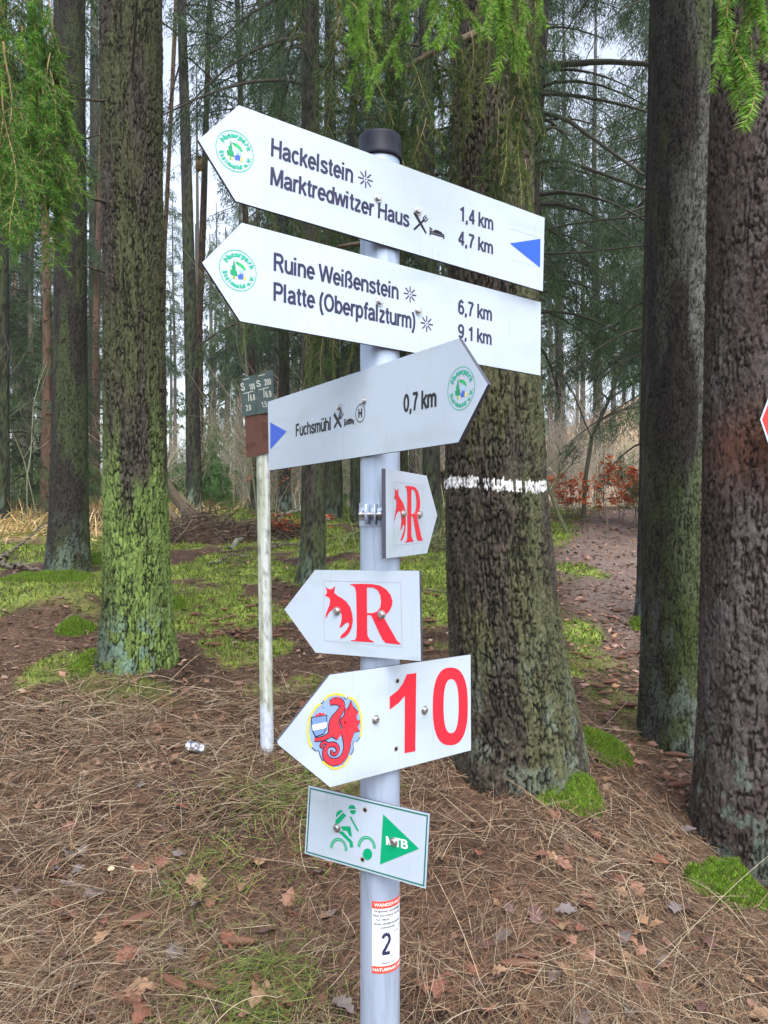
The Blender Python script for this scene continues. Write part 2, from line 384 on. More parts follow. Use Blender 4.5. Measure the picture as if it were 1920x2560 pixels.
TREES = {}
BAND_Z = 1.2
def tree(key, base, prof, H, kind, nth, dz, tint, label, flare=.35, seed=1, depth=None, name='spruce_tree', matl=None, hib=False, lobes=5, fh=.22):
    """base = (px, py) of the foot in the full view; prof = rows (py, px_left, px_right) in the full view"""
    bx, by = S(*base)
    if depth is None: p = on_ground(bx, by)
    else:
        x = (bx - CX) / FPX * depth; p = np.array([x, depth, float(ter(x, depth))])
    d = p[1]; rows = []
    for (py, l, r) in prof:
        sl, sy = S(l, py); sr, _ = S(r, py)
        z = EYE - (sy - HY) / FPX * d - p[2]; xc = ((sl + sr) / 2 - CX) / FPX * d - p[0]
        rows.append((z, xc, (sr - sl) / 2 / FPX * d))
    rows.sort(); zt, xt, rt = rows[-1]
    z0, x0, r0 = rows[0]; s = (xt - rows[-2][1]) / max(.3, zt - rows[-2][0]) * .5
    rows.append((H, xt + s * (H - zt), max(.02, rt * .30)))
    root = link(name, None, loc=tuple(p), label=label, cat='tree')
    zv = min(H - 1, EYE + HY / FPX * d - p[2] + .2)
    me = trunk_mesh('trunk', rows, H, kind, nth, zv, dz, tint, flare, lobes, seed, matl, hib, fh)
    link('trunk', me, root)
    TREES[key] = (root, p, rows); return root

import time as _t; _T0 = _t.time()
_p14 = on_ground(*S(1128, 1635)); BAND_Z = EYE - (S(0, 1050)[1] - HY) / FPX * _p14[1] - _p14[2]
print('centre tree', _p14, BAND_Z)
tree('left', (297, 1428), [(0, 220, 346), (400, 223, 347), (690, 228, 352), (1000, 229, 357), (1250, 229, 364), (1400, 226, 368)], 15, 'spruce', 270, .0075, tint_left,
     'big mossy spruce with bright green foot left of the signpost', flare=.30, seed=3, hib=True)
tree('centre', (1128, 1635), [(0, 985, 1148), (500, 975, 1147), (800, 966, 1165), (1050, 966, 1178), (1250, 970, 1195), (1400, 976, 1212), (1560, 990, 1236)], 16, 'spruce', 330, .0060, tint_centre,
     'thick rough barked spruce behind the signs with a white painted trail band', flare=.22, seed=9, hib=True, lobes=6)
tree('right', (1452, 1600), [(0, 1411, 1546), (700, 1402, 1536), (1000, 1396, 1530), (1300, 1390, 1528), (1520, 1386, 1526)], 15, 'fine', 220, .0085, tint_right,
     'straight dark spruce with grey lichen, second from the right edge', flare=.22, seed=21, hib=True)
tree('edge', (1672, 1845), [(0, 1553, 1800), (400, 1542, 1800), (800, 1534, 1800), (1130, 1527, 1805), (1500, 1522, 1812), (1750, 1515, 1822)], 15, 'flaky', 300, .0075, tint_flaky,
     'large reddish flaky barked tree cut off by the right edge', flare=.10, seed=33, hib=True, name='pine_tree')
tree('second', (147, 1236), [(0, 118, 181), (400, 119, 184), (800, 118, 187), (1000, 112, 188), (1180, 107, 189)], 16, 'fine', 110, .016, tint_plain((.75, .75, .75), .5, .3),
     'dark straight spruce left of the big mossy spruce, moss mound at its foot', flare=.35, seed=41)
for key, base, dep, prof, kind, tn, lab, nm in [
    ('t9', (676, 1262), None, [(0, 652, 689), (600, 652, 692), (900, 653, 697), (1150, 651, 703)], 'fine', (1.15, 1.2, 1.0), 'slender grey green spruce trunk between the white pole and the signpost', 'spruce_tree'),
    ('t1', (2, 1085), 12, [(0, -22, 14), (1000, -20, 19)], 'fine', (.7, .75, .85), 'dark trunk cut off by the left edge of the view', 'spruce_tree'),
    ('t4', (419, 1092), 14, [(0, 383, 401), (400, 392, 415), (800, 400, 428), (1050, 403, 436)], 'fine', (.95, 1.0, 1.15), 'tall straight spruce with lichen collar right of the big mossy spruce', 'spruce_tree'),
    ('t5', (439, 1078), 16, [(0, 448, 458), (300, 438, 450), (500, 431, 445), (700, 425, 437), (900, 428, 440)], 'fine', (1.9, 1.1, 1.0), 'thin red barked pine just behind the tall straight spruce', 'pine_tree'),
    ('t6', (345, 1070), 17, [(0, 376, 385), (300, 363, 371), (530, 351, 360), (900, 342, 354)], 'fine', (3.0, 1.7, 1.2), 'slim leaning pine with orange bark beside the big mossy spruce', 'pine_tree'),
    ('t7', (549, 1088), 15, [(0, 508, 518), (300, 516, 528), (700, 535, 549), (1000, 541, 559)], 'fine', (1.2, .8, .75), 'dark brown pine trunk behind the two green plates', 'pine_tree'),
    ('t8', (617, 1098), 14, [(0, 598, 616), (700, 602, 624), (1000, 604, 628)], 'fine', (.85, .85, .85), 'grey spruce trunk with pale green foot just right of the white pole', 'spruce_tree'),
    ('t10', (722, 1106), 12.5, [(0, 702, 722), (800, 701, 733), (1050, 701, 740)], 'fine', (.7, .65, .65), 'dark thick trunk just left of the steel post', 'spruce_tree'),
    ('t11', (767, 1118), 12, [(0, 754, 768), (1050, 757, 778)], 'fine', (.6, .6, .6), 'thin dark trunk half hidden behind the steel post', 'spruce_tree'),
    ('t12', (873, 1120), 13, [(0, 860, 873), (1000, 865, 881)], 'fine', (.6, .55, .55), 'thin dark trunk just right of the steel post', 'spruce_tree'),
    ('t13', (934, 1137), 10.5, [(0, 905, 934), (800, 910, 946), (1100, 914, 953)], 'fine', (1.0, 1.1, .95), 'grey green spruce trunk left of the thick rough barked spruce', 'spruce_tree'),
    ('t15', (1160, 1130), 8.5, [(0, 1142, 1187), (400, 1136, 1166), (1000, 1130, 1160)], 'fine', (1.3, 1.2, 1.25), 'grey brown trunk peeping out right of the thick rough barked spruce', 'spruce_tree'),
    ('t18', (1392, 1345), None, [(0, 1405, 1450), (1200, 1378, 1425)], 'fine', (.6, .6, .55), 'dark trunk with mossy foot hidden behind the lichen grey spruce', 'spruce_tree'),
    ('t20', (205, 1060), 20, [(0, 196, 212), (700, 192, 214), (1000, 190, 216)], 'fine', (.9, .9, .95), 'slim far spruce between the two left trunks', 'spruce_tree'),
    ('t21', (36, 1050), 22, [(0, 60, 75), (500, 48, 66), (900, 28, 48)], 'fine', (1.2, 1.2, 1.3), 'pale leaning far trunk near the left edge', 'spruce_tree'),
]:
    dd = dep or 7
    tree(key, base, prof, 17 if dd > 8 else 14, kind, 60 if dd < 9 else 36, .03 if dd < 9 else .06, tint_plain(tn, .45, .8 if key in ('t4', 't8') else .3), lab, flare=.35, seed=len(lab) + 3 * len(key), depth=dep, name=nm, matl=M_barkfar)
print('trunks', _t.time() - _T0)

# ------------------------------------------------------------------ signpost
POST = np.array([-.0077, 1.5]); PR = .038
PB = float(ter(POST[0], POST[1]))
def cyl(r0, r1, z0, z1, n=48, cap=True, c=None):
    mb = MB(); a = np.arange(n) * 2 * pi / n
    v = np.concatenate([np.stack([np.cos(a) * r0, np.sin(a) * r0, a * 0 + z0], -1), np.stack([np.cos(a) * r1, np.sin(a) * r1, a * 0 + z1], -1)])
    j = np.arange(n); k = (j + 1) % n
    mb.add(v, np.stack([j, k, k + n, j + n], -1), c)
    if cap:
        for zz, rr, fl in ((z0, r0, 1), (z1, r1, 0)):
            v2 = np.concatenate([np.stack([np.cos(a) * rr, np.sin(a) * rr, a * 0 + zz], -1), [[0, 0, zz]]])
            f = np.stack([j, k, j * 0 + n], -1); mb.add(v2, f[:, ::-1] if fl else f, c)
    return mb
def lathe(prof, n=40, c=None):
    mb = MB(); P = np.array(prof); a = np.arange(n) * 2 * pi / n
    V = np.stack([P[:, 0][:, None] * np.cos(a), P[:, 0][:, None] * np.sin(a), np.repeat(P[:, 1][:, None], n, 1)], -1)
    i = np.arange(len(P) - 1)[:, None] * n; j = np.arange(n)[None]; k = (j + 1) % n
    mb.add(V.reshape(-1, 3), np.stack([i + j, i + k, i + n + k, i + n + j], -1).reshape(-1, 4), c); return mb

post = link('signpost', None, loc=(POST[0], POST[1], PB), label='round galvanised steel post carrying all the white trail signs', cat='signpost')
top = EYE - (S(0, 275)[1] - HY) / FPX * 1.462 - PB
pm = lathe([(PR, -.4), (PR, top - .02)], 64).mesh('post', [M_galv], True); link('post', pm, post)
cm = lathe([(.0385, top - .047), (.0410, top - .048), (.0424, top - .046), (.0424, top - .040), (.0413, top - .038), (.0413, top - .008), (.0398, top - .002), (.036, top), (0.0001, top)], 64).mesh('cap', [M_cap], True); link('cap', cm, post)

# stroke lettering: a condensed grotesque built from centre lines
def _arc(cx, cy, rx, ry, a0, a1, n=9):
    return [(cx + rx * math.cos(math.radians(a0 + (a1 - a0) * i / n)), cy + ry * math.sin(math.radians(a0 + (a1 - a0) * i / n))) for i in range(n + 1)]
_cl = lambda cx, cy, rx, ry: _arc(cx, cy, rx, ry, 0, 360, 20)
_arch = lambda c, w, y0=0: [(c - w, .40)] + _arc(c, .46, w, .215, 165, 0, 8) + [(c + w, y0)]
_u = [[(.09, .74), (.09, .28)] + _arc(.28, .27, .19, .205, 180, 345, 8), [(.49, 0), (.49, .74)]]
G = {
 'H': (.74, [[(.1, 0), (.1, 1)], [(.62, 0), (.62, 1)], [(.1, .53), (.62, .53)]]),
 'a': (.60, [[(.09, .54)] + _arc(.28, .5, .19, .175, 150, 0) + [(.47, .14), (.52, 0)], [(.46, .43), (.3, .40), (.15, .35), (.085, .22), (.13, .10), (.24, .06), (.37, .10), (.46, .22)]]),
 'c': (.55, [_arc(.29, .37, .205, .305, 42, 318, 14)]),
 'k': (.54, [[(.09, 0), (.09, 1)], [(.47, .74), (.12, .30)], [(.22, .44), (.49, 0)]]),
 'e': (.59, [[(.08, .38), (.5, .38)] + _arc(.29, .37, .205, .305, 5, 322, 16)]),
 'l': (.27, [[(.1, 0), (.1, 1)]]), 'i': (.27, [[(.1, 0), (.1, .74)], [(.1, .86), (.1, 1)]]),
 's': (.54, [[(.46, .55), (.39, .645), (.27, .675), (.14, .64), (.095, .54), (.16, .44), (.28, .385), (.41, .32), (.465, .2), (.40, .10), (.27, .06), (.13, .10), (.07, .21)]]),
 't': (.36, [[(.17, .92), (.17, .2), (.21, .09), (.34, .07)], [(.02, .67), (.33, .67)]]),
 'n': (.60, [[(.09, 0), (.09, .74)], _arch(.29, .2)]),
 'm': (.86, [[(.09, 0), (.09, .74)], _arch(.25, .165), _arch(.58, .165)]),
 'r': (.38, [[(.09, 0), (.09, .74)], [(.09, .40), (.13, .58), (.22, .665), (.36, .66)]]),
 'd': (.60, [_cl(.28, .37, .2, .305), [(.5, 0), (.5, 1)]]), 'b': (.60, [_cl(.31, .37, .2, .305), [(.09, 0), (.09, 1)]]),
 'p': (.60, [_cl(.31, .37, .2, .305), [(.09, -.26), (.09, .74)]]),
 'w': (.78, [[(.03, .74), (.2, .03)], [(.2, .03), (.385, .72)], [(.385, .72), (.57, .03)], [(.57, .03), (.74, .74)]]),
 'z': (.50, [[(.05, .67), (.44, .67)], [(.42, .66), (.07, .08)], [(.04, .07), (.46, .07)]]),
 'u': (.60, _u), 'ü': (.60, _u + [[(.18, .87), (.18, 1)], [(.4, .87), (.4, 1)]]),
 'M': (.88, [[(.1, 0), (.1, 1)], [(.76, 0), (.76, 1)], [(.12, 1), (.43, .06)], [(.43, .06), (.74, 1)]]),
 'R': (.72, [[(.1, 0), (.1, 1)], [(.1, .93), (.38, .93)] + _arc(.40, .715, .18, .215, 85, -85) + [(.1, .50)], [(.38, .5), (.61, 0)]]),
 'W': (.98, [[(.04, 1), (.26, .03)], [(.26, .03), (.49, .97)], [(.49, .97), (.72, .03)], [(.72, .03), (.94, 1)]]),
 'ß': (.62, [[(.09, 0), (.09, .7)] + _arc(.28, .72, .19, .21, 180, -40, 10) + [(.31, .50), (.46, .40), (.51, .24), (.44, .10), (.27, .06)]]),
 'P': (.68, [[(.1, 0), (.1, 1)], [(.1, .93), (.38, .93)] + _arc(.40, .70, .18, .23, 85, -85) + [(.1, .47)]]),
 'O': (.80, [_cl(.4, .5, .29, .43)]), '(': (.32, [[(.27, 1.02), (.14, .75), (.095, .4), (.14, .05), (.27, -.25)]]),
 ')': (.32, [[(.05, 1.02), (.18, .75), (.225, .4), (.18, .05), (.05, -.25)]]),
 'f': (.34, [[(.17, 0), (.17, .82), (.22, .92), (.36, .93)], [(.02, .67), (.33, .67)]]),
 'F': (.62, [[(.1, 0), (.1, 1)], [(.1, .93), (.57, .93)], [(.1, .5), (.5, .5)]]),
 'h': (.60, [[(.09, 0), (.09, 1)], _arch(.29, .2)]),
 '0': (.58, [_cl(.28, .5, .2, .43)]), '1': (.58, [[(.36, 0), (.36, 1)], [(.36, .93), (.26, .80), (.12, .74)]]),
 '2': (.58, [_arc(.28, .7, .2, .23, 165, -25, 9) + [(.10, .10)], [(.05, .07), (.5, .07)]]),
 '4': (.58, [[(.38, 0), (.38, 1)], [(.37, .95), (.07, .30)], [(.03, .27), (.53, .27)]]),
 '5': (.58, [[(.47, .93), (.15, .93), (.10, .50), (.18, .57)] + _arc(.27, .34, .2, .27, 100, -150, 10)]),
 '6': (.58, [_cl(.28, .31, .195, .25), [(.085, .31), (.10, .62), (.17, .84), (.3, .935), (.46, .80)]]),
 '7': (.58, [[(.05, .93), (.5, .93)], [(.48, .92), (.29, .5), (.2, 0)]]),
 '8': (.58, [_cl(.28, .72, .165, .215), _cl(.28, .285, .195, .225)]),
 '9': (.58, [_cl(.28, .69, .195, .25), [(.475, .69), (.46, .38), (.39, .16), (.26, .065), (.10, .20)]]),
 ',': (.28, [[(.12, .14), (.12, 0), (.07, -.15)]]), '.': (.28, [[(.12, 0), (.12, .15)]]), ' ': (.27, []),
 'T': (.66, [[(.32, 0), (.32, 1)], [(.02, .93), (.62, .93)]]),
 'B': (.70, [[(.1, 0), (.1, 1)], [(.1, .93), (.36, .93)] + _arc(.38, .735, .17, .195, 85, -85) + [(.1, .54)], [(.38, .54)] + _arc(.40, .30, .19, .23, 85, -85) + [(.1, .07)]]),
 'S': (.68, [[(.57, .72), (.50, .87), (.33, .935), (.16, .87), (.10, .72), (.18, .59), (.34, .52), (.52, .44), (.60, .28), (.52, .12), (.34, .065), (.15, .12), (.07, .30)]]),
}
def stroke(pts, w, lay=0.0):
    """flat stroke in the (x, z) plane -> verts (x, lay, z), faces"""
    P = np.array(pts, float); 
    closed = np.allclose(P[0], P[-1])
    T = np.diff(P, axis=0); T /= np.linalg.norm(T, axis=1)[:, None] + 1e-9
    N = np.stack([-T[:, 1], T[:, 0]], -1)
    if closed: a = np.vstack([N[-1:], N]); b = np.vstack([N, N[:1]])
    else: a = np.vstack([N[:1], N]); b = np.vstack([N, N[-1:]])
    m = a + b; m /= (np.sum(m * m, 1)[:, None] + 1e-9) / 2
    m = m * np.minimum(1, 1.6 / (np.linalg.norm(m, axis=1)[:, None] + 1e-9))
    wv = w if np.isscalar(w) else np.array(w)[:, None]
    L = P + m * wv / 2; Rr = P - m * wv / 2
    V = np.stack([L, Rr], 1).reshape(-1, 2); V3 = np.stack([V[:, 0], np.full(len(V), lay), V[:, 1]], -1)
    i = np.arange(len(P) - 1) * 2
    return V3, np.stack([i, i + 1, i + 3, i + 2], -1)
def stroke_text(mb, txt, p0, p1, h, c, off, sw=.15):
    """p0,p1 local (x,z) baseline ends, h cap height"""
    adv = sum(G[t][0] for t in txt); p0 = np.array(p0); p1 = np.array(p1)
    ln = np.linalg.norm(p1 - p0); e1 = (p1 - p0) / ln; e2 = np.array([-e1[1], e1[0]]); sx = ln / (adv - .08); x = 0
    for q, t in enumerate(txt):
        for k, st in enumerate(G[t][1]):
            v, f = stroke(st, sw, -(off + .00006 * k))
            xx = (v[:, 0] + x - .03) * sx; zz = v[:, 2] * h
            mb.add(np.stack([p0[0] + xx * e1[0] + zz * e2[0], v[:, 1], p0[1] + xx * e1[1] + zz * e2[1]], -1), f, c)
        x += G[t][0]
def poly(mb, loops, c, off):
    """loops: outer + holes, local (x,z)"""
    L = [[Vector((p[0], p[1], 0)) for p in lp] for lp in loops]
    t = tessellate_polygon(L); pts = [q for lp in loops for q in lp]
    v = np.array([[q[0], -off, q[1]] for q in pts]); mb.add(v, np.array(t), c)
def smooth_loop(P, it=2):
    P = np.array(P, float)
    for _ in range(it):
        Q = np.roll(P, -1, 0); P = np.stack([.75 * P + .25 * Q, .25 * P + .75 * Q], 1).reshape(-1, 2)
    return P

def font_mesh(txt, size, serif=False):
    c = bpy.data.curves.new('txt', 'FONT'); c.body = txt; c.size = size; c.resolution_u = 3; c.align_x = 'CENTER'
    o = bpy.data.objects.new('txt', c); COL.objects.link(o)
    me = bpy.data.meshes.new_from_object(o.evaluated_get(bpy.context.evaluated_depsgraph_get()))
    v = np.array([q.co[:] for q in me.vertices]).reshape(-1, 3); me.calc_loop_triangles()
    f = np.array([t.vertices[:] for t in me.loop_triangles]).reshape(-1, 3)
    bpy.data.objects.remove(o); bpy.data.curves.remove(c); bpy.data.meshes.remove(me)
    return v[:, :2], f

class Sign:
    """a flat board on the post; deg = yaw of its face, px -> local (x, z)"""
    def __init__(s, deg, label, off=.046, at=None, name='trail_sign', cat='sign', ref=None):
        a = math.radians(deg); s.a = a; s.n = np.array([math.sin(a), -math.cos(a), 0]); s.t = np.array([math.cos(a), math.sin(a), 0])
        s.O = np.array([POST[0], POST[1], 1.5]) + s.n * off if at is None else np.array(at, float)
        if ref: s.O[2] = s.px(*ref)[1] + s.O[2]
        s.root = link(name, None, loc=tuple(s.O), rz=a, label=label, cat=cat)
    def px(s, x, y):
        d = D(x, y); C = np.array([0, 0, EYE]); t = np.dot(s.O - C, s.n) / np.dot(d, s.n); P = C + d * t
        return float(np.dot(P - s.O, s.t)), float(P[2] - s.O[2])
    def P(s, crop, pts): return [s.px(crop[0] + x / crop[2], crop[1] + y / crop[2]) for x, y in pts]
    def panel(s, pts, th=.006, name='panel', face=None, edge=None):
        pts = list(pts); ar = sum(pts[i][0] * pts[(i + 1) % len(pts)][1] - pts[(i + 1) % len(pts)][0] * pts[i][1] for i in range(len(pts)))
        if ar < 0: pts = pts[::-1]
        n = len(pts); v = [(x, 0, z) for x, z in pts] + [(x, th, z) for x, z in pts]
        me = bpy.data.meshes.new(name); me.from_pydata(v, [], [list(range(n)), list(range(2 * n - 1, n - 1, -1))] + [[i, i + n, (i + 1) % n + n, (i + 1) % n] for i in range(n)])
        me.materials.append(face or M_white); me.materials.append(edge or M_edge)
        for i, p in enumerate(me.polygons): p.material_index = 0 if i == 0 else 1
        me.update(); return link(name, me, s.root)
    def art(s, mb, name='lettering', parent=None, label=None):
        o = link(name, mb.mesh(name, [M_art]), parent or s.root)
        if label: o['label'] = label
        return o
    def bolt(s, x, z, r=.0062):
        mb = MB(); a = np.arange(6) * pi / 3 + R.random()
        def ring(rr, y, n=6): 
            b = np.arange(n) * 2 * pi / n + a[0]; return np.stack([x + np.cos(b) * rr, np.full(n, y), z + np.sin(b) * rr], -1)
        def stack(rings, n):
            V = np.concatenate(rings + [[[x, rings[-1][0][1], z]]]); j = np.arange(n); k = (j + 1) % n
            for i in range(len(rings) - 1): mb.add(V, np.stack([i * n + j, i * n + k, (i + 1) * n + k, (i + 1) * n + j], -1))
            mb.add(V, np.stack([(len(rings) - 1) * n + j, (len(rings) - 1) * n + k, j * 0 + len(rings) * n], -1))
        stack([ring(r * 1.35, -.0002, 16), ring(r * 1.35, -.0013, 16), ring(r * 1.0, -.0014, 16)], 16)
        stack([ring(r, -.0014), ring(r, -.0052), ring(r * .82, -.0062)], 6)
        link('bolt', mb.mesh('bolt', [M_bolt]), s.root)
    def hole(s, x, z, r=.0035):
        mb = MB(); b = np.arange(14) * 2 * pi / 14
        for rr, c, o in ((r * 1.5, (.35, .30, .25), .0003), (r, (.015, .013, .012), .0006)):
            mb.add(np.concatenate([np.stack([x + np.cos(b) * rr, b * 0 - o, z + np.sin(b) * rr], -1), [[x, -o, z]]]), np.stack([np.arange(14), (np.arange(14) + 1) % 14, np.full(14, 14)], -1), c)
        link('screw_hole', mb.mesh('screw_hole', [M_art]), s.root)
    def clamp(s, z, off=.046):
        """band round the post behind the board"""
        mb = MB(); n = 32; a = np.arange(n) * 2 * pi / n
        for z0 in (z - .012,):
            for rr, in ((PR + .0025,),):
                v = np.concatenate([np.stack([np.cos(a) * rr, off + np.sin(a) * rr, a * 0 + z0], -1), np.stack([np.cos(a) * rr, off + np.sin(a) * rr, a * 0 + z0 + .024], -1),
                                    np.stack([np.cos(a) * PR, off + np.sin(a) * PR, a * 0 + z0], -1), np.stack([np.cos(a) * PR, off + np.sin(a) * PR, a * 0 + z0 + .024], -1)])
                j = np.arange(n); k = (j + 1) % n
                mb.add(v, np.concatenate([np.stack([j, k, k + n, j + n], -1), np.stack([j, j + 2 * n, k + 2 * n, k], -1), np.stack([j + n, k + n, k + 3 * n, j + 3 * n], -1)]))
        link('clamp', mb.mesh('clamp', [M_galv]), s.root)

cA, cB, cC, cD, cE = (480, 240, 3.4563), (920, 240, 3.0729), (580, 840, 2.4397), (660, 1380, 2.9625), (720, 1940, 3.5675)
INK, BLK, BLUE, RED, GRN, DGR = (.028, .030, .075), (.006, .006, .009), (.02, .10, .62), (.68, .025, .045), (.0, .33, .15), (.01, .16, .12)
def line(s, mb, txt, crop0, a, t, crop1, b, c=INK, sw=.17):
    p0 = s.P(crop0, [a])[0]; pt = s.P(crop0, [t])[0]; p1 = s.P(crop1, [b])[0]
    stroke_text(mb, txt, p0, p1, abs(pt[1] - p0[1]), c, .0004, sw)
def sun_symbol(s, mb, crop, c, r, col=INK):
    x, z = s.P(crop, [c])[0]; q = s.P(crop, [(c[0], c[1] - r)])[0]; rr = abs(q[1] - z)
    for k in range(8):
        a = k * pi / 4; v, f = stroke([(x + math.cos(a) * rr * .28, z + math.sin(a) * rr * .28), (x + math.cos(a) * rr, z + math.sin(a) * rr)], rr * .17, -.0004); mb.add(v, f, col)
    poly(mb, [[(x + math.cos(b) * rr * .10, z + math.sin(b) * rr * .10) for b in np.arange(8) * pi / 4]], col, .0004)
def cutlery(s, mb, crop, pts, w, col):
    a, b, c, d = s.P(crop, pts)      # knife top, knife bottom, fork foot, fork head
    v, f = stroke([a, ((a[0] + b[0]) / 2, (a[1] + b[1]) / 2), b], [w * 1.6, w * 1.5, w * .9], -.0004); mb.add(v, f, col)
    v, f = stroke([c, d], w, -.0005); mb.add(v, f, col)
    e = np.array(d) - np.array(c); e /= np.linalg.norm(e); n = np.array([-e[1], e[0]])
    for k in (-1, 0, 1):
        p = np.array(d) + n * k * w * 1.0
        v, f = stroke([tuple(np.array(d) - e * w), tuple(p), tuple(p + e * w * 2.2)], w * .55, -.00056 - .00003 * k); mb.add(v, f, col)
def bed(s, mb, crop, x0, y0, x1, y1, dy, col):
    q = lambda u, v: s.P(crop, [(x0 + (x1 - x0) * u, y0 + (y1 - y0) * v + dy * u)])[0]
    w = abs(q(0, 0)[0] - q(1, 0)[0]) * .075
    for k, p in enumerate([[(0.02, 0), (0.02, 1)], [(0, .72), (1, .72)], [(.98, .45), (.98, 1)], [(.0, .5), (.98, .5)]]):
        v, f = stroke([q(*p[0]), q(*p[1])], w, -.0004 - .00006 * k); mb.add(v, f, col)
    poly(mb, [[q(.24, .42), q(.3, .2), q(.55, .12), q(.8, .22), q(.93, .42)]], col, .0004)
    poly(mb, [[q(.13 + .06 * math.cos(t), .22 + .13 * math.sin(t)) for t in np.arange(8) * pi / 4]], col, .0004)
def emblem(s, crop, c, r):
    x, z = s.P(crop, [c])[0]; rt = link('emblem', None, s.root, loc=(x, 0, z))
    g = (.02, .42, .27); o = .0004
    mb = MB(); b = np.arange(41) * 2 * pi / 40
    v, f = stroke([(r * math.cos(t), r * math.sin(t)) for t in b], r * .035, -o); mb.add(v, f, g); link('ring', mb.mesh('ring', [M_art]), rt)
    mb = MB()
    def arc_text(txt, rad, a_mid, span, sz, up):
        n = len(txt)
        for i, ch in enumerate(txt):
            if ch == ' ': continue
            fr = i / (n - 1) - .5; a = math.radians(a_mid + (-span * fr if up else span * fr)); v2, f2 = font_mesh(ch, sz)
            if not len(f2): continue
            v2 = v2 - np.array([[0, sz * .33]]); v2[:, 0] *= 1.12; rot = a - pi / 2 if up else a + pi / 2; ca, sa = math.cos(rot), math.sin(rot)
            X = rad * math.cos(a) + v2[:, 0] * ca - v2[:, 1] * sa; Z = rad * math.sin(a) + v2[:, 0] * sa + v2[:, 1] * ca
            for q in (0, .8, 1.6):
                mb.add(np.stack([X + q * r * .04, X * 0 - o - .0001 * q, Z + q * r * .02], -1), f2, g)
    arc_text('Naturpark', r * .78, 84, 122, r * .36, True); arc_text('Steinwald e.V.', r * .78, -88, 150, r * .30, False)
    link('lettering', mb.mesh('lettering', [M_art]), rt)
    mb = MB(); k = r / 1.0
    P = lambda pts: [(a * k, c2 * k) for a, c2 in pts]
    poly(mb, [P([(-.02, .42), (-.16, .40), (.1, .40), (.3, .30), (.42, .12), (.38, .05), (.12, .22), (.0, .26)])], (.02, .45, .12), o)
    poly(mb, [P([(-.22, .50), (-.30, .16), (-.36, .16), (-.33, -.05), (-.44, -.05), (-.40, -.28), (-.26, -.28), (-.27, -.45), (-.19, -.45), (-.18, -.28), (-.02, -.28), (-.08, -.05), (-.13, -.02), (-.14, .15)])], (.01, .30, .13), o + .0002)
    poly(mb, [P([(-.02, -.28), (.1, -.12), (.3, -.16), (.36, -.24), (.28, -.40), (.0, -.42)])], (.05, .13, .6), o)
    poly(mb, [P([(.02, .0), (.12, .12), (.28, .08), (.36, -.1), (.1, -.06)])], (.35, .6, .9), o + .0001)
    poly(mb, [P([(.30, -.18), (.44, -.26), (.42, -.40), (.26, -.44), (.30, -.34)])], (.85, .75, .1), o + .0001)
    poly(mb, [P([(-.34, -.32), (-.28, -.44), (-.05, -.46), (-.1, -.36)])], (.85, .75, .1), o - .0001)
    poly(mb, [P([(.13 + .05 * math.cos(t), .47 + .05 * math.sin(t)) for t in np.arange(8) * pi / 4])], (.9, .55, .35), o)
    link('picture', mb.mesh('picture', [M_art]), rt)
def route_mark(s, crop, frame, tri):
    mb = MB(); F = s.P(crop, frame)
    v, f = stroke(F + F[:1], .0009, -.0003); mb.add(v, f, (.45, .52, .62)); poly(mb, [s.P(crop, tri)], BLUE, .0005)
    s.art(mb, 'route_mark', label='solid blue triangle in a thin square')

# sign 1
s = Sign(33.8, 'topmost white arrow sign, Hackelstein and Marktredwitzer Haus, pointing left')
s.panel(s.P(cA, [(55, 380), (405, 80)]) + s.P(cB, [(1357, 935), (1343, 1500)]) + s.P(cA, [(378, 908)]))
mb = MB(); line(s, mb, 'Hackelstein', cA, (682, 520), (684, 360), cA, (1387, 752)); line(s, mb, 'Marktredwitzer Haus', cA, (676, 768), (678, 610), cB, (312, 1010)); s.art(mb)
mb = MB(); line(s, mb, '1,4 km', cB, (700, 955), (700, 842), cB, (960, 1034)); line(s, mb, '4,7 km', cB, (694, 1140), (694, 1032), cB, (958, 1218)); s.art(mb, 'distance_lettering')
mb = MB(); sun_symbol(s, mb, cA, (1500, 720), 76); cutlery(s, mb, cB, [(356, 895), (447, 1057), (353, 1027), (432, 950)], .0040, BLK); bed(s, mb, cB, 474, 1005, 584, 1070, 32, BLK); s.art(mb, 'symbol')
route_mark(s, cB, [(1087, 1015), (1324, 1090), (1321, 1318), (1084, 1250)], [(1089, 1132), (1324, 1097), (1321, 1318)])
emblem(s, cA, (370, 478), .0330)
for q in [(75, 785), (382, 882)]: s.bolt(*s.P(cB, [q])[0])
s.clamp(s.P(cB, [(230, 850)])[0][1])
# sign 2
s = Sign(37.0, 'second white arrow sign from the top, Ruine Weißenstein and Platte, pointing left')
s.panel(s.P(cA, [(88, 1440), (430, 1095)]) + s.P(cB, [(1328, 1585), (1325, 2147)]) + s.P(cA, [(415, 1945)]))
mb = MB(); line(s, mb, 'Ruine Weißenstein', cA, (706, 1510), (708, 1352), cB, (232, 1564)); line(s, mb, 'Platte (Oberpfalzturm)', cA, (704, 1768), (706, 1607), cB, (360, 1792)); s.art(mb)
mb = MB(); line(s, mb, '6,7 km', cB, (693, 1672), (693, 1560), cB, (950, 1730)); line(s, mb, '9,1 km', cB, (692, 1860), (692, 1750), cB, (947, 1914)); s.art(mb, 'distance_lettering')
mb = MB(); sun_symbol(s, mb, cB, (323, 1524), 62); sun_symbol(s, mb, cB, (451, 1750), 62); s.art(mb, 'symbol')
emblem(s, cA, (398, 1508), .0328)
for q in [(88, 1580), (384, 1650)]: s.bolt(*s.P(cB, [q])[0])
s.clamp(s.P(cB, [(230, 1600)])[0][1])
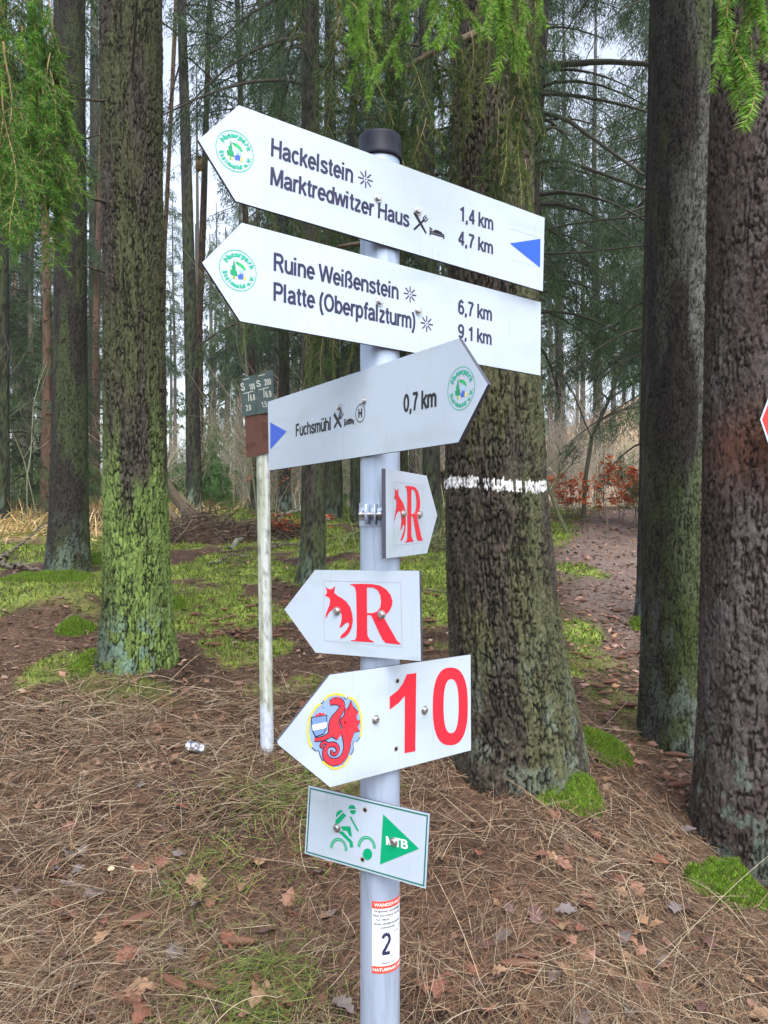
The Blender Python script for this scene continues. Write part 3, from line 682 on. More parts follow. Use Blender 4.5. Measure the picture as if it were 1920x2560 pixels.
# sign 3
s = Sign(-57.0, 'white arrow sign lettered Fuchsmühl, pointing right over the sign above')
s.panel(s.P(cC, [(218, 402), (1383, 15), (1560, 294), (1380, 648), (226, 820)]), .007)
mb = MB(); line(s, mb, 'Fuchsmühl', cC, (390, 614), (390, 538), cC, (604, 573), BLK, .18); s.art(mb)
mb = MB(); line(s, mb, '0,7 km', cC, (1048, 466), (1048, 358), cC, (1246, 430), BLK, .18); s.art(mb, 'distance_lettering')
mb = MB(); cutlery(s, mb, cC, [(623, 475), (668, 556), (624, 560), (660, 490)], .0055, BLK); bed(s, mb, cC, 686, 505, 744, 555, -14, BLK)
x, z = s.P(cC, [(783, 471)])[0]; hh = abs(s.P(cC, [(783, 417)])[0][1] - z)
v, f = stroke([(x + hh * math.cos(t), z + hh * math.sin(t)) for t in np.arange(33) * pi / 16], .0018, -.0004); mb.add(v, f, BLK)
for st in ([(-.3, -.5), (-.3, .5)], [(.3, -.5), (.3, .5)], [(-.3, 0), (.3, 0)]):
    v, f = stroke([(x + a * hh, z + b * hh) for a, b in st], .0042, -.0004 if st[0][1] else -.0005); mb.add(v, f, BLK)
s.art(mb, 'symbol')
route_mark(s, cC, [(233, 526), (335, 497), (336, 672), (234, 690)], [(234, 527), (333, 582), (235, 690)])
emblem(s, cC, (1397, 320), .0335)
for q in [(655, 434), (805, 396)]: s.bolt(*s.P(cC, [q])[0])
s.clamp(s.P(cC, [(900, 500)])[0][1])

# running fox and letter R, drawn once in the frame of the larger board
R_OUT = [(638, 238), (720, 235), (800, 237), (860, 248), (905, 275), (938, 315), (953, 365), (948, 400), (930, 437), (905, 460), (885, 478), (915, 532), (950, 592), (985, 655), (1013, 680), (1013, 685), (900, 674), (898, 668), (880, 650), (850, 590), (800, 480), (790, 468), (765, 466), (765, 560), (768, 620), (785, 648), (813, 662), (813, 669), (645, 659), (645, 653), (675, 650), (685, 630), (688, 560), (686, 420), (683, 300), (675, 262), (655, 246), (638, 243)]
R_IN = [(763, 262), (810, 262), (845, 285), (862, 320), (868, 370), (862, 410), (840, 440), (805, 452), (764, 452)]
FOX = [(455, 252), (470, 268), (490, 277), (510, 269), (530, 250), (523, 280), (521, 302), (545, 323), (580, 343), (612, 368), (638, 405), (655, 460), (660, 510), (650, 560), (630, 602), (600, 630), (570, 640), (565, 628), (585, 605), (610, 580), (628, 550), (632, 530), (620, 520), (600, 530), (580, 552), (558, 560), (570, 530), (577, 495), (575, 460), (560, 430), (540, 418), (510, 425), (485, 445), (468, 475), (458, 490), (460, 460), (475, 420), (488, 385), (490, 350), (480, 335), (452, 323), (464, 308), (468, 290)]
FR = [(441, 213), (1013, 227), (1023, 706), (447, 656)]
def r_art(s, frame):
    A = np.array(FR, float)
    H = []
    for (x, y), (X, Y) in zip(A, frame): H += [[x, y, 1, 0, 0, 0, -X * x, -X * y], [0, 0, 0, x, y, 1, -Y * x, -Y * y]]
    h = np.linalg.solve(np.array(H), np.array([c for p in frame for c in p])); h = np.append(h, 1).reshape(3, 3)
    m = lambda pts: [tuple((h @ np.array([x, y, 1]))[:2] / (h @ np.array([x, y, 1]))[2]) for x, y in pts]
    mb = MB(); v, f = stroke(m(FR + FR[:1]), .0008, -.0003); mb.add(v, f, (.35, .38, .42)); s.art(mb, 'sticker_border')
    mb = MB(); poly(mb, [m(R_OUT), m(R_IN)], RED, .0006); s.art(mb, 'letter')
    mb = MB(); poly(mb, [m(FOX)], RED, .0006); s.art(mb, 'fox_picture')
    return m
s = Sign(68.0, 'smaller white arrow sign with red R and fox, turned to the right')
s.panel(s.P(cC, [(937, 808), (1187, 852), (1252, 1092), (1190, 1325), (940, 1357)]), .008)
r_art(s, s.P(cC, [(984, 889), (1163, 914), (1164, 1262), (985, 1278)]))
for q in [(1042, 1085), (1140, 1090)]: s.bolt(*s.P(cC, [q])[0])
s.clamp(s.P(cC, [(1040, 1087)])[0][1])
# the clamp seen on the post beside it
mb = MB(); zc = EYE - (1286 - HY) / FPX * 1.47 - PB; n = 48; a = np.arange(n) * 2 * pi / n
for (h0, h1, r1) in ((-.022, .022, PR + .0022),):
    v = np.concatenate([np.stack([np.cos(a) * q, np.sin(a) * q, a * 0 + zc + hh], -1) for q, hh in ((PR + .0003, h0), (r1, h0), (r1, h1), (PR + .0003, h1))])
    j = np.arange(n); k = (j + 1) % n
    for r_ in range(3): mb.add(v, np.stack([r_ * n + j, r_ * n + k, (r_ + 1) * n + k, (r_ + 1) * n + j], -1))
pc = link('pipe_clamp', mb.mesh('pipe_clamp', [M_galv]), post)
def box(mb, c, h, rz=0, col=None):
    v = np.array([[x, y, z] for x in (-1, 1) for y in (-1, 1) for z in (-1, 1)]) * np.array(h); ca, sa = math.cos(rz), math.sin(rz)
    v = np.stack([v[:, 0] * ca - v[:, 1] * sa, v[:, 0] * sa + v[:, 1] * ca, v[:, 2]], -1) + np.array(c)
    mb.add(v, [[0, 1, 3, 2], [4, 6, 7, 5], [0, 4, 5, 1], [2, 3, 7, 6], [0, 2, 6, 4], [1, 5, 7, 3]], col)
for da in (-.17, .17):
    t = math.radians(252) + da * .9; mb = MB(); box(mb, (math.cos(t) * (PR + .011), math.sin(t) * (PR + .011), zc), (.011, .0016, .019), t); link('flange', mb.mesh('flange', [M_galv]), pc)
mb = MB(); t = math.radians(252); cx0 = np.array([math.cos(t), math.sin(t)]) * (PR + .014); tx = np.array([-math.sin(t), math.cos(t)])
v, f = tube([(cx0[0] - tx[0] * .024, cx0[1] - tx[1] * .024, zc), (cx0[0] + tx[0] * .024, cx0[1] + tx[1] * .024, zc)], .004, 8); mb.add(v, f)
for q in (-.0205, .0155):
    v, f = tube([(cx0[0] + tx[0] * q, cx0[1] + tx[1] * q, zc), (cx0[0] + tx[0] * (q + .005), cx0[1] + tx[1] * (q + .005), zc)], .0075, 6); mb.add(v, f)
    mb.add(np.concatenate([v[6:12], [v[6:12].mean(0)]]), [[i, (i + 1) % 6, 6] for i in range(6)]); mb.add(np.concatenate([v[:6], [v[:6].mean(0)]]), [[i, (i + 1) % 6, 6] for i in range(6)])
link('clamp_bolt', mb.mesh('clamp_bolt', [M_bolt]), pc)

s = Sign(-31.7, 'white arrow sign with big red R and fox pointing left, below the smaller one')
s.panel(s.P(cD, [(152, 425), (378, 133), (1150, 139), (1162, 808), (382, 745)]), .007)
r_art(s, s.P(cD, FR))
for q in [(541, 437), (872, 462)]: s.bolt(*s.P(cD, [q])[0])
s.clamp(s.P(cD, [(860, 450)])[0][1])

# sign 10 with crest
s = Sign(41.0, 'white arrow sign with red number 10 and dragon crest, pointing left')
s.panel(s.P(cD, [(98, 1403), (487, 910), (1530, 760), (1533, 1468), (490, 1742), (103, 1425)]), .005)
mb = MB(); poly(mb, [s.P(cD, [(1058, 905), (1127, 895), (1120, 1475), (1040, 1490), (1042, 1065), (1000, 1115), (930, 1168), (930, 1072), (990, 1025), (1030, 970)])], RED, .0005)
s.art(mb, 'digit')
def se(cx, cy, rx, ry, p=2.5, n=36):
    o = []
    for i in range(n):
        t = 2 * pi * i / n; c, q = math.cos(t), math.sin(t); o.append((cx + rx * math.copysign(abs(c) ** (2 / p), c), cy + ry * math.copysign(abs(q) ** (2 / p), q) - (cx - 1380 + rx * c) * .03))
    return o
mb = MB(); poly(mb, [s.P(cD, se(1379, 1143, 130, 288)), s.P(cD, se(1385, 1141, 56, 200))], RED, .0005); s.art(mb, 'digit')
for q in [(825, 1240), (1188, 1170)]: s.bolt(*s.P(cD, [q])[0])
for q in [(988, 955), (978, 1458)]: s.hole(*s.P(cD, [q])[0])
s.clamp(s.P(cD, [(860, 1200)])[0][1])
crest = link('crest', None, s.root)
YEL, SLB, DRG, DK = (.75, .55, .06), (.24, .36, .58), (.75, .04, .06), (.02, .02, .05)
mb = MB(); T = lambda p: s.P(cD, p)
SH = [(440, 1150), (425, 1135), (415, 1115), (430, 1118), (440, 1092), (470, 1060), (530, 1045), (585, 1056), (600, 1085), (612, 1085), (622, 1070), (665, 1088), (700, 1140), (722, 1220), (727, 1300), (714, 1370), (690, 1410), (668, 1398), (658, 1425), (668, 1460), (650, 1500), (612, 1545), (590, 1582), (550, 1603), (510, 1607), (470, 1582), (432, 1552), (412, 1512), (402, 1472), (380, 1478), (350, 1450), (328, 1400), (318, 1330), (323, 1250), (345, 1190), (380, 1145), (415, 1118), (424, 1150)]
poly(mb, [T(smooth_loop(SH, 1))], DK, .0003)
c0 = np.array([525, 1325]); poly(mb, [T([tuple(c0 + (np.array(p) - c0) * .965) for p in smooth_loop(SH, 1)])], SLB, .0005)
link('shield', mb.mesh('shield', [M_art]), crest)
mb = MB()
for pts, wd in (([(418, 1122), (380, 1150), (345, 1205), (327, 1270), (322, 1330), (332, 1400), (352, 1448)], .0042), ([(442, 1100), (470, 1066), (530, 1050), (596, 1064)], .0042), ([(622, 1074), (665, 1094), (697, 1142), (718, 1220), (722, 1300), (710, 1370)], .0042), ([(432, 1552), (470, 1580), (510, 1604), (550, 1600), (590, 1580), (640, 1505)], .0036)):
    v, f = stroke(T(pts), wd, -.0008); mb.add(v, f, YEL)
link('gold_rim', mb.mesh('gold_rim', [M_art]), crest)
mb = MB()
def dr(pts, wpx, off, col):
    P = np.array(pts, float); n = 5 * len(P); t = np.linspace(0, len(P) - 1, n); i = np.clip(t.astype(int), 0, len(P) - 2); fr = (t - i)[:, None]
    g = lambda k: P[np.clip(i + k, 0, len(P) - 1)]
    Q = .5 * (2 * g(0) + (g(1) - g(-1)) * fr + (2 * g(-1) - 5 * g(0) + 4 * g(1) - g(2)) * fr ** 2 + (-g(-1) + 3 * g(0) - 3 * g(1) + g(2)) * fr ** 3)
    W = np.interp(t, np.arange(len(P)), wpx) / cD[2] / FPX * 1.42
    v, f = stroke(T([tuple(q) for q in Q]), list(W), -off); mb.add(v, f, col)
for grow, col, o in ((15, DK, .0010), (0, DRG, .0014)):
    dr([(590, 1300), (612, 1400), (606, 1470), (572, 1532), (515, 1555), (464, 1532), (448, 1480), (470, 1434), (518, 1424), (545, 1458), (528, 1495), (500, 1490), (498, 1465)], [62 + grow, 58 + grow, 52 + grow, 46 + grow, 42 + grow, 38 + grow, 32 + grow, 28 + grow, 25 + grow, 22 + grow, 18 + grow, 14 + grow, 8 + grow], o, col)
    dr([(485, 1118), (520, 1105), (562, 1112), (576, 1150), (548, 1200), (520, 1250), (520, 1310), (560, 1360)], [26 + grow, 40 + grow, 44 + grow, 40 + grow, 50 + grow, 80 + grow, 100 + grow, 60 + grow], o + .0001, col)
    dr([(520, 1310), (480, 1355), (430, 1380), (375, 1388)], [48 + grow, 32 + grow, 22 + grow, 20 + grow], o + .0002, col)
    dr([(470, 1420), (440, 1408), (420, 1430), (435, 1448)], [12 + grow, 14 + grow, 14 + grow, 8 + grow], o + .0003, col)
for p in ([(500, 1095), (505, 1068), (520, 1090)], [(535, 1088), (545, 1062), (558, 1092)], [(372, 1378), (366, 1398), (386, 1396)], [(392, 1385), (396, 1402), (408, 1384)], [(600, 1430), (628, 1440), (612, 1458)], [(595, 1500), (622, 1515), (590, 1520)], [(560, 1548), (575, 1580), (545, 1562)], [(505, 1565), (500, 1595), (485, 1560)]):
    poly(mb, [T(p)], DRG, .0012)
link('dragon', mb.mesh('dragon', [M_art]), crest)
mb = MB(); WG = [(560, 1245), (590, 1215), (598, 1180), (592, 1140), (612, 1172), (625, 1150), (640, 1108), (655, 1150), (692, 1190), (678, 1215), (682, 1242), (706, 1250), (686, 1290), (702, 1322), (665, 1330), (650, 1370), (632, 1432), (622, 1380), (598, 1330), (575, 1290)]
c1 = np.array([630, 1260]); poly(mb, [T([tuple(c1 + (np.array(p) - c1) * 1.09) for p in WG])], DK, .0009); poly(mb, [T(WG)], DRG, .0018)
for e in ((640, 1120), (688, 1190), (700, 1252), (696, 1320), (640, 1400)):
    v, f = stroke(T([(585, 1262), e]), [.0011, .0003], -.0021); mb.add(v, f, (.2, .01, .03))
link('wing', mb.mesh('wing', [M_art]), crest)
mb = MB(); poly(mb, [T([(343, 1222), (467, 1203), (463, 1300), (440, 1352), (376, 1372), (352, 1318)])], DK, .0009)
poly(mb, [T([(350, 1228), (460, 1211), (456, 1298), (436, 1344), (380, 1363), (358, 1315)])], (.16, .27, .50), .0012)
poly(mb, [T([(352, 1280), (461, 1258), (458, 1302), (358, 1322)])], (.75, .78, .8), .0015)
for q in ((390, 1208), (412, 1198), (435, 1202)): poly(mb, [T([(q[0] + 12 * math.cos(t), q[1] + 11 * math.sin(t)) for t in np.arange(8) * pi / 4])], DRG, .0015)
link('small_shield', mb.mesh('small_shield', [M_art]), crest)

# cycle trail sign
s = Sign(-31.0, 'rectangular white sign with green cyclist and triangle, lowest on the post')
s.panel(s.P(cE, [(184, 84), (1264, 338), (1230, 1006), (149, 690)]), .003, edge=M_edge)
mb = MB(); F = s.P(cE, [(200, 110), (1243, 355), (1211, 978), (167, 675)]); v, f = stroke(F + F[:1], .0027, -.0004); mb.add(v, f, DGR); s.art(mb, 'border')
mb = MB(); E_ = lambda p: s.P(cE, p)
poly(mb, [E_([(538, 292), (545, 270), (560, 259), (580, 258), (597, 270), (606, 293)])], GRN, .0005)
poly(mb, [E_([(551, 303), (606, 304), (604, 325), (590, 342), (570, 338), (556, 322)])], GRN, .0005)
poly(mb, [E_([(428, 370), (432, 328), (450, 308), (475, 302), (493, 310)])], GRN, .0005)
poly(mb, [E_([(495, 325), (521, 352), (455, 425), (422, 432), (426, 392)])], GRN, .0005)
v, f = stroke(E_([(556, 362), (627, 492)]), .0040, -.0005); mb.add(v, f, GRN)
poly(mb, [E_([(468, 448), (557, 447), (573, 545), (545, 530), (530, 490), (490, 484)])], GRN, .0005)
poly(mb, [E_([(452, 500), (488, 490), (530, 535), (578, 585), (583, 636), (552, 636), (552, 596), (500, 545)])], GRN, .0006)
s.art(mb, 'rider_picture')
mb = MB()
for (cx_, cy_, rx, a0, a1) in ((452, 652, 66, 176, -8), (702, 636, 70, 180, -4)):
    pts = E_([(cx_ + rx * math.cos(math.radians(a0 + (a1 - a0) * i / 16)), cy_ - 88 * math.sin(math.radians(a0 + (a1 - a0) * i / 16)) + .06 * rx * math.cos(math.radians(a0 + (a1 - a0) * i / 16))) for i in range(17)])
    v, f = stroke(pts, .0058, -.0005); mb.add(v, f, GRN); v, f = stroke(pts, .0008, -.0008); mb.add(v, f, (.4, .7, .6))
poly(mb, [E_([(710 + 42 * math.cos(t), 697 + 52 * math.sin(t)) for t in np.arange(20) * pi / 10])], GRN, .0005); s.art(mb, 'wheel_picture')
mb = MB(); poly(mb, [E_([(850, 340), (1170, 648), (822, 788)])], GRN, .0005); tr_ = s.art(mb, 'arrow_triangle')
mb = MB(); p0, pt, p1 = E_([(880, 612), (883, 536), (1068, 650)]); stroke_text(mb, 'MTB', p0, p1, abs(pt[1] - p0[1]), (.8, .82, .85), .0009, .2); link('lettering', mb.mesh('lettering', [M_art]), tr_)
for q in [(438, 463), (945, 585)]: s.bolt(*s.P(cE, [q])[0], r=.0062)
for q in [(687, 303), (665, 745)]: s.hole(*s.P(cE, [q])[0])
s.clamp(s.P(cE, [(820, 480)])[0][1])

# sticker wrapped round the post
st_ = link('sticker', None, post); RS = PR + .0005
def sx(px):                                  # photo column -> angle on the post
    u = (px - CX) / FPX; lo, hi = -pi / 2 - 1.2, -pi / 2 + 1.25
    for _ in range(40):
        m = (lo + hi) / 2; x = POST[0] + RS * math.cos(m); y = POST[1] + RS * math.sin(m)
        if x / y < u: lo = m
        else: hi = m
    return lo
a_l = sx(930); yf = POST[1] + RS * math.sin(a_l); zz = lambda py: EYE - (py - HY) / FPX * yf - PB
Z = [zz(1940 + v / 3.5675) for v in (1112, 1178, 1690, 1755)]; ARC = 1.75
def wrap(mb, v2, f, off, c):
    a = a_l + np.asarray(v2)[:, 0] / PR; r = PR + off
    mb.add(np.stack([np.cos(a) * r, np.sin(a) * r, np.asarray(v2)[:, 1]], -1), f, c)
def band(z0, z1, c, off, x0=0, x1=ARC * PR, n=24):
    mb = MB(); x = np.linspace(x0, x1, n); v = np.concatenate([np.stack([x, x * 0 + z0], -1), np.stack([x, x * 0 + z1], -1)]); i = np.arange(n - 1)
    wrap(mb, v, np.stack([i, i + 1, i + n + 1, i + n], -1), off, c); return mb
link('paper', band(Z[3], Z[0], (.72, .76, .82), .0005).mesh('paper', [M_art]), st_)
link('red_band', band(Z[1], Z[0], (.75, .08, .05), .0008).mesh('red_band', [M_art]), st_)
link('red_band', band(Z[3], Z[2], (.75, .08, .05), .0008).mesh('red_band', [M_art]), st_)
mb = MB(); W_ = ARC * PR
def stxt(txt, zc_, sz, c, x=W_ / 2, bold=1):
    v2, f = font_mesh(txt, sz); 
    for b in range(bold): wrap(mb, v2 + np.array([[x + b * sz * .035, zc_ - sz * .33]]), f, .0010 + .0001 * b, c)
def xr(txt, sz, a): 
    v2, f = font_mesh(txt, sz); return a + (v2[:, 0].max() - v2[:, 0].min()) / 2
wt, dk = (.85, .85, .85), (.03, .03, .07); px2 = lambda v: zz(1940 + v / 3.5675)
stxt('WANDERWEGENETZ', px2(1145), .0088, wt, xr('WANDERWEGENETZ', .0088, .0045), 2); stxt('NATURPARK STEINWALD', px2(1722), .0082, wt, xr('NATURPARK STEINWALD', .0082, .0018), 2)
for t, y, x0 in (('Wegweiser beschädigt?', 1200, .004), ('Bitte informieren Sie uns', 1238, .0025), ('Tel.: 09634', 1276, .007), ('Email: info@naturpark-', 1312, .0045), ('steinwald.de', 1345, .016)):
    stxt(t, px2(y), .0058, dk, xr(t, .0058, x0), 2)
stxt('Standortnummer', px2(1395), .0066, (.3, .3, .35), xr('Standortnummer', .0066, .0115)); stxt('Notruf 112', px2(1662), .0058, dk, xr('Notruf 112', .0058, .018), 2)
link('lettering', mb.mesh('lettering', [M_art]), st_)
mb = MB(); m2 = MB(); stroke_text(m2, '2', (.0185, px2(1590)), (.0355, px2(1590)), px2(1395) - px2(1590), INK, 0, .16)
for v in m2.v: pass
V = np.concatenate(m2.v); F = np.concatenate(m2.f[4])
tt = np.linspace(0, 1, 9); P4 = V[F]; a0_ = P4[:, 0][:, None] * (1 - tt)[None, :, None] + P4[:, 3][:, None] * tt[None, :, None]; a1_ = P4[:, 1][:, None] * (1 - tt)[None, :, None] + P4[:, 2][:, None] * tt[None, :, None]
V = np.stack([a0_, a1_], 2).reshape(-1, 3); b_ = (np.arange(len(F)) * 18)[:, None] + np.arange(8)[None] * 2; F = np.stack([b_, b_ + 1, b_ + 3, b_ + 2], -1).reshape(-1, 4); mb.add(np.stack([np.cos(a_l + V[:, 0] / PR) * (PR + .001 - V[:, 1]), np.sin(a_l + V[:, 0] / PR) * (PR + .001 - V[:, 1]), V[:, 2]], -1), F, INK); link('number', mb.mesh('number', [M_art]), st_)
for y in (1362, 1640): link('ruled_line', band(px2(y) - .0003, px2(y) + .0003, (.3, .32, .4), .0009).mesh('ruled_line', [M_art]), st_)

# ------------------------------------------------------------------ white pole with water-main plates
pp = on_ground(668, 1881); dp = pp[1]
pole = link('marker_pole', None, loc=tuple(pp), label='thin weathered white pole left of the signpost carrying a rusty board', cat='pole')
rp = 16.6 / FPX * dp; zt = EYE - (1120 - HY) / FPX * dp - pp[2]; lean = (657 - 668) / FPX * dp
zz_ = np.linspace(-.3, zt, 90); v, f = tube(np.stack([lean * zz_ / zt, zz_ * 0, zz_], -1), rp, 24)
cc = mix((.46, .50, .51), (.30, .33, .24), sm(.45, .65, fbm(np.arctan2(v[:, 1], v[:, 0] - lean * v[:, 2] / zt) * 2, v[:, 2] * 2.2, 5, 4) + .15 * sm(0, 1, -v[:, 0] / rp * .8)))
cc = mix(cc, (.12, .13, .12), sm(.66, .72, fbm(v[:, 0] * 90 + v[:, 1] * 50, v[:, 2] * 34, 8, 2)) * .6)
cc = mix(cc, (.42, .48, .58), (1 - sm(.16, .22, v[:, 2] + .02 * np.sin(v[:, 0] * 90)))[:] * .9)
mb = MB(); mb.add(v, f, cc); link('shaft', mb.mesh('shaft', [M_pole], True), pole)
def Pl(d, pts): return [((x - CX) / FPX * d, EYE - (y - HY) / FPX * d) for x, y in pts]
def board(name, root, crop, pts, d, th, m, o0):
    P = Pl(d, [(crop[0] + x / crop[2], crop[1] + y / crop[2]) for x, y in pts]); n = len(P)
    me = bpy.data.meshes.new(name); me.from_pydata([(x - o0[0], d - o0[1], z - o0[2]) for x, z in P] + [(x - o0[0], d + th - o0[1], z - o0[2]) for x, z in P], [], [list(range(n)), list(range(2 * n - 1, n - 1, -1))] + [[(i + 1) % n, (i + 1) % n + n, i + n, i] for i in range(n)])
    me.materials.append(m); me.update(); return link(name, me, root), P
board('backing_board', pole, cC, [(78, 492), (222, 465), (228, 712), (88, 742)], dp - rp - .006, .005, M_rust, pp)
for pts, rows, lab in (([(57, 265), (62, 256), (144, 235), (150, 238), (152, 472), (147, 477), (67, 493), (61, 488)], [('S', 58, 335, 288, 80), ('100', 108, 330, 293, 142), ('6.8', 113, 395, 360, 143), ('2.0', 88, 457, 422, 118)], 'left green plate lettered S 100 on the rusty board'),
                       ([(153, 240), (158, 231), (244, 206), (252, 209), (256, 455), (250, 462), (160, 477), (154, 472)], [('S', 152, 312, 272, 176), ('200', 200, 302, 265, 240), ('6.9', 208, 375, 338, 242), ('1.5', 184, 437, 402, 214)], 'right green plate lettered S 200 on the rusty board')):
    dd = dp - rp - .011; x0 = Pl(dd, [(cC[0] + pts[0][0] / cC[2], cC[1] + 365 / cC[2])])[0]; o0 = (x0[0], dd, x0[1])
    r_ = link('marker_plate', None, loc=o0, label=lab, cat='sign')
    board('plate', r_, cC, pts, dd, .003, M_plate, o0); mb = MB()
    q = lambda x, y: Pl(dd, [(cC[0] + x / cC[2], cC[1] + y / cC[2])])[0]
    for t, xa, yb, yt, xb in rows:
        a0, b0, h0 = q(xa, yb), q(xb, yb - (xb - xa) * .16), q(xa, yt)
        stroke_text(mb, t, (a0[0] - o0[0], a0[1] - o0[2]), (b0[0] - o0[0], b0[1] - o0[2]), h0[1] - a0[1], (.36, .39, .35), .0006, .17)
    dx = pts[0][0] - 57
    for a_, b_ in (((70 + dx * .98, 352 - dx * .24), (130 + dx * .98, 336 - dx * .24)), ((100 + dx * .98, 345 - dx * .24), (102 + dx * .98, 398 - dx * .24)), ((66 + dx, 268 - dx * .25), (104 + dx, 258 - dx * .25))):
        a1, b1 = q(*a_), q(*b_); v, f = stroke([(a1[0] - o0[0], a1[1] - o0[2]), (b1[0] - o0[0], b1[1] - o0[2])], .0035, -.0008 + .0001 * (a_[1] > 343)); mb.add(v, f, (.36, .39, .35))
    link('lettering', mb.mesh('lettering', [M_art]), r_)

# red arrow board on the edge tree and small plate on the centre tree
pe = TREES['edge'][1]; de = pe[1] - .33
s = Sign(0, 'red arrow sign with white rim nailed to the tree at the right edge', at=((1905 - CX) / FPX * de, de, 1.7), name='arrow_sign')
s.panel([s.px(*S(*p)) for p in ((1642, 906), (1662, 853), (1760, 853), (1760, 965), (1662, 965))], .004)
mb = MB(); poly(mb, [[s.px(*S(*p)) for p in ((1646, 906), (1664, 860), (1754, 860), (1754, 957), (1664, 957))]], (.7, .04, .035), .0005); s.art(mb, 'red_face')
pc_ = TREES['centre'][1]; dcn = pc_[1] + .02
s = Sign(8, 'small pale blue plate nailed to the right side of the painted spruce', at=((1350 - CX) / FPX * dcn, dcn, 1.9), name='small_plate')
s.panel([s.px(*p) for p in ((1338, 960), (1360, 964), (1360, 987), (1338, 985))], .004, 'plate', face=mat('pale_blue_paint', base=(.25, .42, .48), attr=False, rough=.4, nscale=20))
print('signs', _t.time() - _T0)

# ------------------------------------------------------------------ foliage: shared building blocks
def needles(P, A, L, wd, rg, spread=.95, flat=.45):
    """one thin blade per needle: P base points, A shoot direction"""
    n = len(P); r = rg.normal(size=(n, 3)); r[:, 2] *= flat; pr = unit(np.cross(A, np.cross(r, A)))
    d = unit(A * np.cos(spread) + pr * np.sin(spread)); s = unit(np.cross(d, rg.normal(size=(n, 3))))
    V = np.stack([P - s * wd / 2, P + s * wd / 2, P + d * L[:, None]], 1).reshape(-1, 3)
    return V, np.arange(3 * n).reshape(-1, 3)
def spray(seed, L, dens=13, side=.10, hang=.58, cbase=(.05, .13, .02), ctip=(.10, .21, .03), nl=.017, wd=.0019, bare=.12, kstep=.024):
    """hanging spruce branchlet: stem, side shoots and every needle; grows down from the origin"""
    rg = np.random.default_rng(seed); mb = MB(); st = MB()
    n = 14; t = np.linspace(0, 1, n); b = rg.normal(size=2) * .10
    main = np.stack([b[0] * t * L + .012 * np.sin(t * 7 + seed), b[1] * t * L + .012 * np.cos(t * 6 + seed), -t * L], -1)
    axes = [(main, 1.0)]
    k = int(L / kstep)
    for i in range(k):
        tt = .05 + .93 * i / k; o = np.array([np.interp(tt, t, main[:, j]) for j in range(3)])
        sg = 1 if i % 2 else -1; l = side * (1.35 - 1.05 * tt) * rg.uniform(.55, 1.3); hg = np.clip(hang + rg.normal() * .10, .2, .95)
        dr = unit(np.array([sg * (1 - hg), rg.normal() * .22 * (1 - hg), -hg])); q = np.linspace(0, 1, 6)[:, None]
        ax = o + dr * q * l + np.array([0, 0, -.18]) * l * q ** 2; axes.append((ax, .5))
        if l > .05:
            for m_ in (2, 3):
                if rg.random() < .65:
                    s2 = rg.choice([-1, 1]); side2 = unit(np.cross(dr, np.array([0, 1, 0]))) * s2; l2 = l * rg.uniform(.3, .5)
                    axes.append((ax[m_] + unit(dr + side2 * .8 + np.array([0, rg.normal() * .2, 0])) * q * l2, .35))
    for ax, wdt in axes:
        ln = np.linalg.norm(np.diff(ax, axis=0), axis=1).sum(); N = int(ln * 100 * dens * (1 if wdt < 1 else .55)); 
        if N < 3: continue
        u = rg.uniform(bare if wdt == 1 else 0, 1, N) * (len(ax) - 1); i = np.clip(u.astype(int), 0, len(ax) - 2); f = (u - i)[:, None]
        P = ax[i] * (1 - f) + ax[i + 1] * f; A = unit(ax[i + 1] - ax[i]); e = u / (len(ax) - 1)
        V, F = needles(P, A, nl * rg.uniform(.75, 1.2, N), wd, rg)
        c = mix(cbase, ctip, np.clip(e * .9 + rg.normal(size=N) * .25, 0, 1)) * rg.uniform(.75, 1.25, N)[:, None]
        mb.add(V, F, np.repeat(c, 3, 0))
        v, f = tube(ax, np.linspace(.0026 if wdt == 1 else .0014, .0008, len(ax)), 4); st.add(v, f, (.26, .20, .09) if seed % 3 else (.20, .13, .07))
    a = mb.mesh('needles', [M_needle]); b_ = st.mesh('stem', [M_twig]); return a, b_
BR = dict(cbase=(.045, .14, .018), ctip=(.14, .32, .04)); DKG = dict(cbase=(.022, .065, .018), ctip=(.055, .13, .028), wd=.0021); OLV = dict(cbase=(.06, .12, .025), ctip=(.12, .19, .04))
SP = {'b': [spray(1, .42, **BR), spray(2, .34, **BR), spray(4, .26, side=.07, **BR), spray(5, .5, side=.13, **BR)],
      'd': [spray(11, .55, dens=14, side=.13, **DKG), spray(12, .42, dens=14, side=.11, **DKG), spray(13, .7, dens=13, side=.12, bare=.15, **DKG)],
      'o': [spray(21, .6, dens=12, side=.06, bare=.2, **OLV), spray(22, .45, dens=14, side=.05, **OLV), spray(23, .7, dens=10, side=.07, bare=.25, **OLV)]}
SP['s'] = [spray(31, .2, dens=34, side=.085, hang=.74, nl=.012, kstep=.07, **BR), spray(32, .16, dens=34, side=.06, hang=.75, nl=.012, kstep=.09, **BR)]
YG = dict(cbase=(.12, .28, .03), ctip=(.24, .45, .06)); SP['y'] = [spray(41, .34, dens=26, side=.10, hang=.62, nl=.015, kstep=.045, **YG), spray(42, .28, dens=28, side=.08, hang=.7, nl=.015, kstep=.05, **YG), spray(43, .22, dens=30, side=.06, hang=.7, nl=.015, kstep=.05, **YG)]
